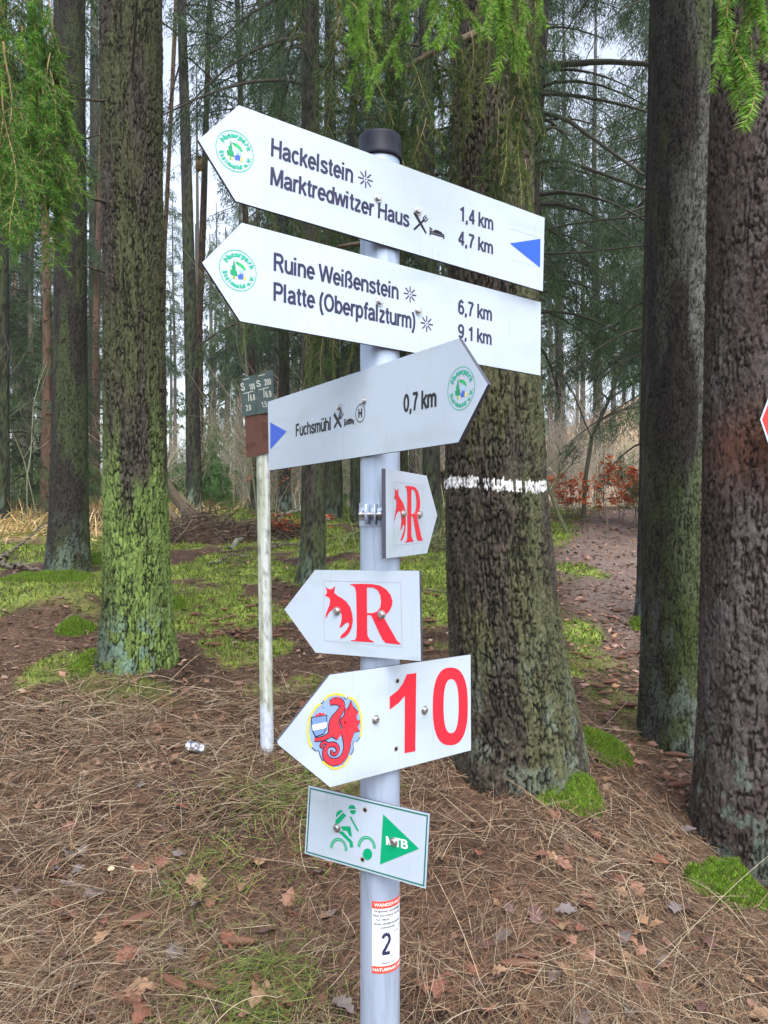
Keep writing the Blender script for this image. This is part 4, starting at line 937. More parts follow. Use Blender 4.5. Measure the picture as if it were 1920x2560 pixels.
def hang(parent, origin, kind, i, px, py, d, s, rz, tilt=(0, 0), nm='twig_spray', flip=None):
    """a spray hanging from the point seen at (px, py) of the full view at distance d; origin = parent's location"""
    a, b = SP[kind][i % len(SP[kind])]; x, y = S(px, py)
    o = link(nm, a, parent, loc=((x - CX) / FPX * d - origin[0], d - origin[1], EYE - (y - HY) / FPX * d - origin[2]))
    o.rotation_euler = (tilt[0], tilt[1], rz); o.scale = (s, s, s)
    link('stem', b, o); return o
def bough(parent, origin, pts, r0, r1, name='bough', c=(.09, .07, .045)):
    """woody limb through (px, py, d) points"""
    P = []
    for px, py, d in pts:
        x, y = S(px, py); P.append(((x - CX) / FPX * d, d, EYE - (y - HY) / FPX * d))
    P = np.array(P); t = np.linspace(0, len(P) - 1, 6 * len(P)); Q = np.stack([np.interp(t, np.arange(len(P)), P[:, j]) for j in range(3)], -1)
    if len(Q) > 8:
        K = np.ones(5) / 5; Q = np.stack([np.convolve(np.pad(Q[:, j], 2, mode='edge'), K, 'valid') for j in range(3)], -1)
    Q += (rng.normal(size=Q.shape) * .15 * min(r0, .01)); v, f = tube(Q - np.array(origin), np.linspace(r0, r1, len(Q)), 7); mb = MB(); mb.add(v, f, c)
    return link(name, mb.mesh(name, [M_twig], True), parent)

# left: bright branch hanging into view from a tree beyond the left edge
def branch_thing(label, o, cat='branch'):
    return link('spruce_branch', None, loc=tuple(o), label=label, cat=cat)
o = np.array([-.95, 1.9, 2.9]); rb = branch_thing('bright green spruce branch hanging down the left edge of the view', o)
bough(rb, o, [(-260, -260, 1.9), (-120, -190, 1.9), (20, -120, 1.9), (140, -60, 1.95)], .014, .005)
for (px, py, d, k, i, s_, ty) in [(-30, -60, 1.8, 'b', 3, 1.1, 0), (10, -90, 1.9, 'b', 0, 1.25, .1), (45, -60, 1.95, 'b', 1, 1.2, .15), (80, -40, 2.0, 'b', 0, 1.1, .2), (105, 0, 2.05, 'b', 1, 1.0, .15), (60, 60, 1.9, 'b', 2, 1.2, .1), (20, 90, 1.8, 'b', 1, 1.15, 0), (110, 120, 2.0, 'b', 0, .95, .05), (75, 200, 1.95, 'b', 0, 1.0, .05), (95, 260, 1.95, 'b', 1, 1.15, .03), (118, 300, 2.0, 'b', 2, 1.15, 0), (15, 200, 1.75, 'b', 0, .9, -.1), (-5, 330, 1.7, 'b', 1, .75, 0), (45, 170, 2.0, 'd', 1, .8, 0), (70, 110, 2.1, 'd', 0, .7, 0), (20, 250, 2.15, 'd', 1, .6, 0), (-20, 120, 1.7, 'b', 3, .9, 0), (100, 80, 2.1, 'd', 1, .8, 0), (10, 0, 2.1, 'd', 0, .8, 0), (50, -30, 2.1, 'd', 2, .8, 0), (125, 200, 2.05, 'b', 1, .8, -.1), (62, 330, 1.9, 'b', 2, 1.1, 0.05), (8, 260, 1.8, 'b', 1, .9, 0), (35, 230, 1.9, 'b', 0, .9, 0), (100, 150, 2.0, 'b', 1, 1.1, 0), (118, 330, 2.0, 'b', 2, 1.0, 0), (20, -20, 2.0, 'd', 2, .9, 0), (90, 20, 2.1, 'd', 2, .8, 0)]:
    hang(rb, o, 'y' if k == 'b' and R.random() < .3 else k, i, px, py, d, s_ * .95, R.uniform(0, 6.28), (R.uniform(-.1, .1), -ty + R.uniform(-.06, .06)))
# top centre: two near bright tips
o = np.array([.1, 1.25, 2.5]); rb = branch_thing('bright green spruce branch tips reaching in at the top above the signs', o)
bough(rb, o, [(700, -330, 1.2), (900, -220, 1.3), (1060, -150, 1.3), (1120, -120, 1.35)], .009, .004)
for (px, py, s_, ty, k) in [(915, -120, .55, .5, 0), (962, -150, .62, .25, 1), (1000, -140, .55, .1, 0), (1040, -130, .62, .05, 1), (1075, -120, .70, -.1, 1), (1090, -150, .95, -.15, 2), (1110, -60, .62, -.1, 2), (1150, -100, .5, -.2, 2), (940, -90, .5, .1, 1)]:
    hang(rb, o, 'y', k, px, py, 1.32, s_ * 1.15, R.uniform(0, 6.28), (R.uniform(-.1, .1), ty))
o = np.array([-.1, 1.7, 2.6]); rb = branch_thing('light green twig tips hanging left of the post top at the upper edge', o)
bough(rb, o, [(600, -260, 1.9), (720, -150, 1.85), (800, -90, 1.8)], .008, .004)
for (px, py, s_, ty, k) in [(752, -40, .62, .15, 2), (775, -70, .8, -.1, 1), (800, -90, .95, -.3, 1), (760, 0, .5, -.2, 2), (815, -20, .55, -.35, 2)]:
    hang(rb, o, 'y', k, px, py, 1.85, s_ * 1.2, R.uniform(0, 6.28), (R.uniform(-.1, .1), ty))
# top right: single shoots
o = np.array([.6, 1.3, 2.5]); rb = branch_thing('pale green spruce shoots hanging at the top right corner', o)
bough(rb, o, [(1450, -300, 1.3), (1580, -200, 1.3), (1660, -120, 1.3), (1720, -60, 1.3)], .008, .004)
for (px, py, s_, ty, k) in [(1568, -70, 1.0, .12, 0), (1590, -70, 1.35, .1, 0), (1610, -110, 1.25, .08, 0), (1600, 55, .75, -.35, 1), (1592, 70, .8, .30, 1), (1655, -80, .8, 0, 0), (1612, -60, .9, 0, 1), (1625, -70, .9, .15, 0)]:
    hang(rb, o, 's' if k else 'y', 2 - k if not k else k, px, py, 1.3, s_ * .95, R.uniform(0, 6.28), (R.uniform(-.05, .05), ty))
# curtain of the painted spruce itself
root, pc0, _ = TREES['centre']; oc = pc0
limbs = [([(1075, -560, 3.1), (980, -420, 2.8), (860, -330, 2.6), (740, -260, 2.55)], [(650, 2.7), (700, 2.6), (745, 2.6), (790, 2.7), (830, 2.75), (865, 2.8)], -260, 'd'),
         ([(1065, -260, 3.1), (960, -190, 2.8), (830, -120, 2.6), (720, -60, 2.6)], [(715, 2.6), (755, 2.65), (790, 2.6), (840, 2.6), (880, 2.7), (925, 2.8), (965, 2.85)], -70, 'd'),
         ([(1080, -380, 3.1), (1090, -300, 2.8), (1110, -200, 2.7), (1150, -120, 2.6)], [(1085, 2.7), (1110, 2.7), (1128, 2.65), (1150, 2.62), (1065, 2.75), (1030, 2.8)], -60, 'o'),
         ([(1060, 60, 3.05), (960, 100, 2.9), (870, 150, 2.85), (820, 190, 2.8)], [(830, 2.75), (870, 2.75), (905, 2.8), (940, 2.8), (985, 2.85), (890, 2.9)], 130, 'd'),
         ([(1080, 120, 3.0), (1110, 150, 2.85), (1135, 200, 2.75), (1150, 230, 2.7)], [(1110, 2.75), (1132, 2.75), (1092, 2.8)], 190, 'o'),
         ([(1000, 560, 3.2), (850, 520, 3.3), (740, 530, 3.4), (660, 560, 3.45)], [(655, 3.4), (675, 3.4), (700, 3.35), (722, 3.4), (748, 3.35), (690, 3.5), (770, 3.4)], 600, 'd'),
         ([(1000, 420, 3.2), (850, 380, 3.3), (700, 390, 3.4), (560, 420, 3.5)], [(560, 3.5), (600, 3.5), (640, 3.4), (690, 3.4), (740, 3.4), (880, 3.3)], 410, 'd')]
for li, (pts, sp_, y0, kd) in enumerate(limbs):
    b = bough(root, oc, pts, .016, .005, 'branch')
    for j, (px, d) in enumerate(sp_):
        for q in range(2 if li < 4 else 2):
            k = kd if R.random() < .8 else ('o' if kd == 'd' else 'd')
            hang(b, oc, k, R.randrange(3), px + R.uniform(-24, 24), y0 + R.uniform(-60, 60) + (q % 2) * 95, d + R.uniform(-.06, .06), R.uniform(.85, 1.15) * (.62 if li >= 5 else .75), R.uniform(0, 6.28), (R.uniform(-.12, .12), R.uniform(-.16, .16)))
print('sprays', _t.time() - _T0)

# dead side branches seen on the trunks
def stubs(key, lst, c=(.05, .045, .03)):
    root, p, _ = TREES[key]
    for pts, r0, r1 in lst: bough(root, p, pts, r0, r1, 'branch', c)
dl = TREES['left'][1][1]
stubs('left', [([(232, 218, dl - .1), (200, 217, dl - .25), (168, 212, dl - .4)], .010, .004), ([(232, 440, dl - .1), (190, 425, dl - .3), (150, 405, dl - .5)], .011, .004), ([(285, 160, dl - .17), (292, 60, dl - .35), (298, -40, dl - .5)], .009, .006), ([(288, 430, dl - .17), (282, 370, dl - .25), (262, 330, dl - .3)], .007, .002), ([(233, 590, dl - .1), (200, 580, dl - .2), (172, 572, dl - .3)], .008, .003)])
dr_ = TREES['t15'][1][1]
stubs('t15', [([(1150, 140, dr_), (1230, 138, dr_ - .3), (1310, 132, dr_ - .7), (1420, 140, dr_ - 1.1)], .040, .022), ([(1150, 203, dr_), (1240, 205, dr_ - .3), (1330, 222, dr_ - .7), (1410, 245, dr_ - 1.1)], .022, .012),
              ([(1150, 240, dr_), (1215, 252, dr_ - .3), (1290, 305, dr_ - .7), (1400, 385, dr_ - 1.1)], .028, .014), ([(1145, 350, dr_), (1215, 345, dr_ - .3), (1300, 375, dr_ - .7), (1410, 415, dr_ - 1.1)], .026, .014),
              ([(1150, 60, dr_), (1230, 58, dr_ - .3), (1310, 85, dr_ - .7)], .018, .006), ([(1160, 500, dr_), (1250, 480, dr_ - .4), (1410, 465, dr_ - 1)], .014, .008), ([(1160, 548, dr_), (1260, 545, dr_ - .4), (1410, 528, dr_ - 1)], .014, .008),
              ([(1145, 470, dr_), (1230, 380, dr_ + .3), (1290, 290, dr_ + .6), (1380, 220, dr_ + 1)], .012, .004), ([(1150, 400, dr_), (1200, 300, dr_ + .2), (1240, 180, dr_ + .3), (1300, 60, dr_ + .4)], .012, .004)], (.05, .05, .035))
root, p, _ = TREES['second']; d2 = p[1]
stubs('second', [([(185, 300, d2), (215, 290, d2 - .1), (235, 296, d2 - .2)], .01, .004)])

# ------------------------------------------------------------------ crowns for the standing trees
def crown_np(seed, zlo, zhi, rmax, nb, tl, tw, cols, droop=.5, dens=1.0, skirt=.35):
    rg = np.random.default_rng(seed); mb = MB(); wb = MB()
    for b in range(nb):
        az = rg.uniform(0, 2 * pi); fz = (b + rg.random()) / nb; z0 = zlo + (zhi - zlo) * fz
        L = rmax * (1.02 - fz) ** .6 * rg.uniform(.55, 1.1); q = np.linspace(0, 1, 7)
        r = L * q; z = z0 - droop * L * q ** 1.3 + .12 * L * q ** 3 + .1 * L * np.sin(q * 3)
        sw = rg.normal() * .15; ca, sa = np.cos(az + sw * q), np.sin(az + sw * q)
        P = np.stack([r * ca, r * sa, z], -1); v, f = tube(P, np.linspace(.012 + L * .008, .004, 7), 3); wb.add(v, f, (.05, .045, .035))
        N = int(L * 26 * dens); 
        if N < 2: continue
        t = rg.uniform(.12, 1, N) ** .8; bx = np.stack([np.interp(t, q, P[:, j]) for j in range(3)], -1)
        sd = rg.choice([-1, 1], N) * rg.uniform(.0, 1, N) * (.28 * L) * (1.15 - t); tang = np.array([-math.sin(az), math.cos(az), 0]); 
        bx = bx + tang * sd[:, None] + np.array([0, 0, -1.0]) * (np.abs(sd) * .35)[:, None]
        hl = skirt * rg.uniform(.4, 1.2, N) * (1.1 - .6 * t); K = np.maximum(2, (hl / tl * 4.2)).astype(int)
        idx = np.repeat(np.arange(N), K); u = rg.random(len(idx)); 
        c0 = bx[idx] + np.stack([rg.normal(size=len(idx)) * .035, rg.normal(size=len(idx)) * .035, -u * hl[idx]], -1)
        d = unit(np.stack([rg.normal(size=len(idx)) * .55 + ca[0] * .3, rg.normal(size=len(idx)) * .55 + sa[0] * .3, -rg.uniform(.3, 1.3, len(idx))], -1))
        s = unit(np.cross(d, rg.normal(size=d.shape))) * (tw / 2)
        V = np.stack([c0 - s, c0 + s, c0 + d * tl * rg.uniform(.6, 1.3, (len(idx), 1))], 1).reshape(-1, 3)
        base = np.array(cols[rg.integers(len(cols))]) * rg.uniform(.75, 1.25)
        c = base * rg.uniform(.7, 1.35, (len(idx), 1)); mb.add(V, np.arange(len(V)).reshape(-1, 3), np.repeat(c, 3, 0))
    return mb, wb
CG = [(.045, .09, .035), (.06, .115, .045), (.03, .06, .028), (.065, .125, .04)]
def proto(*a, **k):
    mb, wb = crown_np(*a, **k); m = MB(); m.add(np.concatenate(mb.v), np.concatenate(mb.f[3]), np.concatenate(mb.c)); return m.mesh('crown', [M_needle]), wb.mesh('branches', [M_twig])
PR_mid = [proto(101 + i, 0, 9, 2.0, 75, .075, .0085, CG, dens=1.7, skirt=.40) for i in range(3)]
PR_far = [proto(111 + i, 0, 11, 2.3, 60, .13, .020, CG, dens=.9, skirt=.55) for i in range(3)]
PR_top = [proto(121 + i, 0, 8, 2.4, 40, .28, .06, CG, dens=.5, skirt=.4) for i in range(2)]
print('protos', _t.time() - _T0)
def add_crown(key, pr, i, z0, s=1.0, sz=1.0):
    root, p, rows = TREES[key]; a, b = pr[i % len(pr)]; rr = R.uniform(0, 6.28)
    zs = np.array([q[0] for q in rows]); xs = np.array([q[1] for q in rows]); x = np.interp(z0 + 1, zs, xs)
    o = link('crown', a, root, loc=(x, 0, z0), rz=rr); o.scale = (s, s, sz)
    o2 = link('crown_limbs', b, o)
    o2['kind'] = 'stuff'
for key, pr, i, z0, s_, sz in [('left', PR_top, 0, 6.5, 1, 1), ('centre', PR_top, 1, 6.0, 1.1, 1), ('right', PR_top, 0, 6.5, 1, 1), ('edge', PR_top, 1, 7, 1, 1), ('second', PR_top, 1, 7.5, 1, 1),
    ('t9', PR_mid, 0, 4.6, .8, 1), ('t1', PR_far, 0, 7, .9, 1), ('t4', PR_far, 1, 8, .8, .8), ('t7', PR_far, 2, 6.2, .9, .9), ('t8', PR_mid, 2, 3.2, 1.0, 1.3), ('t10', PR_mid, 1, 3.4, 1.0, 1.3), ('t11', PR_mid, 0, 3.2, .9, 1.3),
    ('t12', PR_mid, 1, 2.6, .9, 1.3), ('t13', PR_mid, 0, 4.0, 1.0, 1.2), ('t15', PR_mid, 2, 3.6, .85, 1.1), ('t18', PR_mid, 1, 5.5, .8, 1), ('t20', PR_far, 0, 3.5, .9, 1.1), ('t21', PR_far, 2, 4.5, .9, 1.1)]:
    add_crown(key, pr, i, z0, s_, sz)

# ------------------------------------------------------------------ further trees one can still tell apart
def slim_trunk(H, r0, c, seed):
    rg = np.random.default_rng(seed); z = np.linspace(-.3, H, 30); v, f = tube(np.stack([.05 * np.sin(z * .5 + seed), .05 * np.cos(z * .4), z], -1), np.interp(z, [-.3, .3, H], [r0 * 1.4, r0, r0 * .15]), 9)
    mb = MB(); n = fbm(v[:, 0] * 30 + v[:, 1] * 22, v[:, 2] * 3, seed, 3); mb.add(v, f, np.array(c) * (.6 + .9 * n)[:, None]); return mb.mesh('trunk', [M_barkfar], True)
TRK = [slim_trunk(17, .13, (.085, .075, .065), 1), slim_trunk(17, .17, (.07, .065, .06), 2), slim_trunk(15, .09, (.15, .09, .065), 3), slim_trunk(12, .06, (.12, .12, .09), 4)]
def far_tree(px, d, tk, pr, i, z0, s, label, group=None, name='spruce_tree', sz=1.0, lean=0):
    x = (px * 1920 / 1659 - CX) / FPX * d; z = float(ter(x, d)); r = link(name, None, loc=(x, d, z), rz=R.uniform(0, 6.28), label=label, cat='tree', group=group)
    link('trunk', TRK[tk], r); r.rotation_euler[1] = lean
    if pr is not None:
        a, b = pr[i % len(pr)]; o = link('crown', a, r, loc=(0, 0, z0), rz=R.uniform(0, 6)); o.scale = (s, s, sz); l = link('crown_limbs', b, o); l['kind'] = 'stuff'
for a in [(66, 14, 3, PR_mid, 0, .3, 1.0, 'young dark green spruce filling the gap at the left edge', None, 'spruce_tree', .75), (95, 13, 2, PR_mid, 1, .1, .8, 'small bushy spruce behind the dark second trunk', None, 'spruce_tree', .5),
          (212, 17, 2, PR_mid, 2, .8, .7, 'young spruce standing between the two left trunks', None, 'spruce_tree', .9), (-60, 14, 1, PR_far, 1, .8, 1.0, 'dense spruce just beyond the left edge', None, 'spruce_tree', 1),
          (1150, 11, 0, PR_mid, 0, 2.6, .9, 'drooping spruce right of the painted trunk, nearest of the right hand group', None, 'spruce_tree', 1.1), (1440, 10.0, 1, PR_mid, 1, 1.3, .9, 'dark drooping spruce half behind the lichen grey trunk', None, 'spruce_tree', 1.1),
          (1425, 11.5, 2, PR_mid, 2, .7, 1.0, 'green spruce with low boughs beside the path', None, 'spruce_tree', 1.0), (1420, 17, 1, PR_far, 0, 3.4, 1.1, 'tall spruce above the path further back', None, 'spruce_tree', 1), (1110, 15, 0, PR_far, 1, 4.2, 1, 'spruce just right of the painted trunk further back', None, 'spruce_tree', 1),
          (600, 19, 1, PR_far, 1, 3.0, 1.1, 'dark spruce above the topmost sign', None, 'spruce_tree', 1), (560, 24, 0, PR_far, 2, 3.5, 1.1, 'hazy spruce left of the topmost sign', None, 'spruce_tree', 1), (655, 22, 0, PR_far, 0, 3.2, 1.2, 'hazy dark spruce above the middle of the topmost sign', None, 'spruce_tree', 1),
          (800, 21, 0, PR_far, 0, 2.8, 1.3, 'dark spruce behind the black post cap', None, 'spruce_tree', 1), (900, 18, 0, PR_far, 2, 2.6, 1.2, 'dark spruce hidden behind the signs', None, 'spruce_tree', 1), (1010, 20, 0, PR_far, 1, 3.0, 1.2, 'dark spruce hidden behind the painted trunk', None, 'spruce_tree', 1),
          (1480, 14, 1, PR_far, 1, 3.0, 1.0, 'spruce in the gap between the two right hand trunks', None, 'spruce_tree', 1), (1640, 13, 1, PR_far, 1, 4.0, 1.0, 'spruce behind the right edge tree', None, 'spruce_tree', 1)]:
    far_tree(*a)
def gap(px):
    for lim, t in ((118, 'left of the dark second trunk'), (222, 'between the two left hand trunks'), (395, 'just right of the big mossy spruce'), (470, 'beside the thin red pine, left of the signs'), (640, 'in the gap behind the white pole'), (780, 'between the white pole and the signpost'), (980, 'between the signpost and the painted spruce'), (1200, 'directly right of the painted spruce'), (1300, 'in the left half of the right hand gap'), (9999, 'in the right half of the right hand gap')):
        if px < lim: return t
for i in range(34):
    d = R.uniform(24, 48); px = R.uniform(-40, 1420)
    if 640 < px < 960 and R.random() < .4: continue
    far_tree(px, d, R.choice([0, 0, 1, 2]), PR_far, i, R.uniform(4.0, 7.5), R.uniform(.8, 1.25), 'hazy slim distant spruce seen ' + gap(px), 'distant forest trees', 'distant_spruce', R.uniform(.8, 1.1), R.uniform(-.02, .02))

# far wood and thicket that read as one mass
def tile(src, places, name, m, label=None):
    V0 = np.concatenate(src.v); F0 = {k: np.concatenate(src.f[k]) for k in (3, 4) if src.f[k]}; C0 = np.concatenate(src.c); out = MB()
    for (x, y, z, s, a, sz) in places:
        ca, sa = math.cos(a) * s, math.sin(a) * s
        v = np.stack([V0[:, 0] * ca - V0[:, 1] * sa + x, V0[:, 0] * sa + V0[:, 1] * ca + y, V0[:, 2] * sz + z], -1)
        n = out.n
        for k_, f in F0.items(): out.f[k_].append(f + n)
        out.v.append(v); out.c.append(C0 * R.uniform(.75, 1.3)); out.n += len(v)
    return link(name, out.mesh(name, [m]), kind='stuff', label=label)
src, _ = crown_np(131, 0, 13, 2.6, 34, .55, .14, CG, dens=.33, skirt=.7); pl = []; pt = []
for i in range(44):
    d = R.uniform(46, 80); px = R.uniform(-200, 2200); x = (px - CX) / FPX * d; z = float(ter(x, d)); pl.append((x, d, z + R.uniform(1, 5), R.uniform(.8, 1.3), R.uniform(0, 6), R.uniform(.8, 1.2))); pt.append((x, d, z, 1, 0, 1))
tile(src, pl, 'distant_forest', M_needle); st = MB(); v, f = tube([(0, 0, -.5), (.1, 0, 8), (0, 0, 17)], [.2, .15, .04], 5); st.add(v, f, (.09, .08, .07)); tile(st, pt + [((R.uniform(-200, 2100) - CX) / FPX * (q := R.uniform(30, 60)), q, float(ter(0, q)), R.uniform(.5, .9), 0, 1) for _ in range(60)], 'distant_trunks', M_barkfar)

# bare shrubs and saplings
def shrub_np(seed, H, n, side=10, r0=.008, spread=.25, c=(.17, .15, .11), leaf=None, nleaf=0, ls=.03):
    rg = np.random.default_rng(seed); mb = MB(); lf = MB(); tips = []
    def grow(p, d, L, r, lev):
        m = 7; P = [p]; dd = d.copy()
        for _ in range(m):
            dd = unit(dd + rg.normal(size=3) * .13 + np.array([0, 0, .04])); P.append(P[-1] + dd * L / m)
        P = np.array(P); v, f = tube(P, np.linspace(r, r * .35, len(P)), 3); mb.add(v, f, np.array(c) * rg.uniform(.7, 1.3)); tips.append(P)
        if lev < 2:
            for _ in range(side if lev == 0 else 3):
                i = rg.integers(2, m); a = rg.uniform(0, 2 * pi); grow(P[i], unit(dd * .5 + np.array([math.cos(a), math.sin(a), rg.uniform(-.1, .5)]) * .8), L * rg.uniform(.2, .45), r * .45, lev + 1)
    for i in range(n):
        a = rg.uniform(0, 2 * pi); grow(np.array([math.cos(a), math.sin(a), 0]) * rg.uniform(0, spread), unit(np.array([math.cos(a) * .25, math.sin(a) * .25, 1])), H * rg.uniform(.6, 1.1), r0, 0)
    if nleaf:
        T = np.concatenate([t[3:] for t in tips]); P = T[rg.integers(len(T), size=nleaf)] + rg.normal(size=(nleaf, 3)) * .02
        a = unit(rg.normal(size=(nleaf, 3)) * np.array([1, 1, .35])); b = unit(np.cross(a, np.array([0, 0, 1.0]) + rg.normal(size=(nleaf, 3)) * .4)); s = ls * rg.uniform(.6, 1.3, (nleaf, 1))
        V = np.stack([P, P + a * s * .5 + b * s * .3, P + a * s, P + a * s * .5 - b * s * .3], 1).reshape(-1, 3)
        lf.add(V, np.arange(4 * nleaf).reshape(-1, 4), np.repeat(np.array(leaf) * rg.uniform(.6, 1.4, (nleaf, 1)), 4, 0))
    return mb, lf
sh = [shrub_np(200 + i, 1.9, 9, 8, c=[(.40, .35, .25), (.26, .27, .18), (.42, .36, .30)][i])[0] for i in range(3)]
for i in range(3):
    pl = []
    for _ in range(44):
        d = R.uniform(15, 30); px = R.choice([R.uniform(-100, 1100), R.uniform(400, 760), R.uniform(760, 1120), R.uniform(1360, 1640)]); x = (px - CX) / FPX * d
        pl.append((x, d, float(ter(x, d)) - .1, R.uniform(.8, 1.8), R.uniform(0, 6), R.uniform(.9, 1.7)))
    tile(sh[i], pl, ['bare_undergrowth', 'bare_undergrowth', 'bare_undergrowth'][i], M_twig)
gs, _ = crown_np(141, 0, 1.6, .9, 26, .09, .02, [(.10, .20, .06), (.13, .24, .08)], dens=1.3, skirt=.2); pl = []
for _ in range(46):
    d = R.uniform(15, 26); px = R.choice([R.uniform(-60, 260), R.uniform(-60, 260), R.uniform(400, 560), R.uniform(700, 1120)]); x = (px - CX) / FPX * d; pl.append((x, d, float(ter(x, d)), R.uniform(.7, 1.4), R.uniform(0, 6), R.uniform(.6, 1.3)))
tile(gs, pl, 'green_undergrowth', M_needle)
def shrub_thing(px, py, seed, H, n, label, name='sapling', depth=None, **kw):
    x, y = S(px, py)
    if depth: p = np.array([(x - CX) / FPX * depth, depth, 0]); p[2] = ter(p[0], depth)
    else: p = on_ground(x, y)
    r = link(name, None, loc=tuple(p), label=label, cat='sapling'); a, b = shrub_np(seed, H, n, **kw); link('stems', a.mesh('stems', [M_twig]), r)
    if b.v: 
        l_ = link('foliage', b.mesh('foliage', [M_moss]), r); l_['kind'] = 'stuff'
OR = (.62, .17, .06)
shrub_thing(1225, 1150, 301, 2.6, 1, 'crooked bare sapling nearest the painted trunk, beside the path', side=12, r0=.035, spread=.05, c=(.07, .08, .04))
shrub_thing(1258, 1118, 302, 4.2, 1, 'taller bare sapling in the middle of the right hand gap', side=14, r0=.045, spread=.05, c=(.10, .10, .07))
shrub_thing(1310, 1165, 303, 1.5, 1, 'thin curved bare twig standing beside the path', side=3, r0=.008, spread=.02, c=(.12, .10, .07))
shrub_thing(1335, 1130, 304, 1.0, 6, 'orange leaved beech sapling right of the path bend', side=6, r0=.007, leaf=OR, nleaf=900, ls=.07, c=(.12, .09, .07))
shrub_thing(1228, 1118, 305, .8, 5, 'low orange leaved beech shrub behind the crooked sapling', side=6, r0=.007, leaf=OR, nleaf=600, ls=.07, c=(.12, .09, .07))
shrub_thing(1375, 1100, 306, .9, 5, 'orange leaved beech shrub beside the lichen grey trunk', side=6, r0=.007, leaf=OR, nleaf=600, ls=.07, c=(.12, .09, .07))
shrub_thing(590, 1060, 307, 1.7, 4, 'beech sapling with pale orange leaves behind the rusty board', side=8, r0=.012, leaf=(.38, .16, .09), nleaf=260, ls=.07, depth=13, c=(.12, .10, .08))
shrub_thing(562, 1095, 308, 3.8, 1, 'thin forked bare sapling left of the white pole', side=9, r0=.02, spread=.05, c=(.14, .15, .09), depth=11)
shrub_thing(80, 1085, 309, 3.2, 2, 'pair of thin bare saplings between the two left edge trunks', side=7, r0=.014, spread=.3, c=(.17, .18, .12), depth=12.5)
shrub_thing(30, 1090, 310, 2.6, 2, 'thin pale saplings at the left edge', side=7, r0=.012, spread=.2, c=(.20, .20, .15), depth=12)
shrub_thing(1385, 1140, 311, .9, 5, 'low green spruce seedling at the path edge', name='seedling', side=10, r0=.008, leaf=(.06, .12, .05), nleaf=2200, ls=.03, c=(.10, .09, .06))
print('bg', _t.time() - _T0)

# ------------------------------------------------------------------ forest floor cover
rg = np.random.default_rng(77)
def polar(n, d0, d1, a0=-42, a1=42):
    """scatter thinning with distance"""
    d = np.exp(rg.uniform(math.log(d0), math.log(d1), n)); a = np.radians(rg.uniform(a0, a1, n)); return d * np.sin(a), d * np.cos(a)
def trunks_clear(x, y, m=1.08):
    ok = np.ones(len(x), bool)
    for root, p, rows in TREES.values():
        ok &= np.hypot(x - p[0] - rows[0][1], y - p[1]) > max(rows[0][2], .05) * m
    return ok & (np.hypot(x - POST[0], y - POST[1]) > PR * 1.3)
def lying_sticks(n, d0, d1, L0, L1, w0, cols, sel=None, rise=.25, seg=3, curl=.15, scale_d=True, name='needle_litter', m=None):
    x, y = polar(n, d0, d1); ok = trunks_clear(x, y)
    if sel is not None: ok &= rg.random(n) < sel(x, y)
    x, y = x[ok], y[ok]; n = len(x); d = np.hypot(x, y); k = (d / 2.6) ** .7 if scale_d else np.ones(n)
    a = rg.uniform(0, 2 * pi, n); L = rg.uniform(L0, L1, n) * np.clip(k, .8, 2.2); el = rg.normal(size=n) * rise
    dr = np.stack([np.cos(a) * np.cos(el), np.sin(a) * np.cos(el), np.abs(np.sin(el))], -1); t = np.linspace(0, 1, seg)
    P = np.stack([x, y, ter(x, y) + rg.uniform(.002, .012, n)], -1)[:, None] + dr[:, None] * (L[:, None] * t)[..., None]
    sd = unit(np.cross(dr, rg.normal(size=(n, 3)) * .5 + np.array([0, 0, 1.]))); P = P + sd[:, None] * ((t * (1 - t) * 4)[None, :] * (L * rg.normal(size=n) * curl)[:, None])[..., None]
    g = ter(P[..., 0], P[..., 1]); P[..., 2] = np.maximum(P[..., 2], g + .002)
    W = (w0 * np.clip(k, .7, 3))[:, None] * np.ones(seg); W[:, -1] *= .3
    V, F = ribbons(P, W, sd); c = np.array(cols)[rg.integers(len(cols), size=n)] * rg.uniform(.6, 1.35, (n, 1)); mb = MB(); mb.add(V, F, np.repeat(c, seg * 2, 0))
    return link(name, mb.mesh(name, [m or M_litter]), kind='stuff')
fg = lambda x, y: 1 - .85 * moss_mask(x, y)
lying_sticks(125000, 1.5, 8, .012, .03, .0016, [(.11, .058, .036), (.16, .096, .06), (.05, .03, .022), (.24, .18, .12)], fg, .2, 2, 0)
lying_sticks(9000, 1.5, 12, .04, .13, .0028, [(.12, .08, .06), (.20, .14, .10), (.07, .045, .035)], fg, .12, 3, .1, name='fallen_twigs')
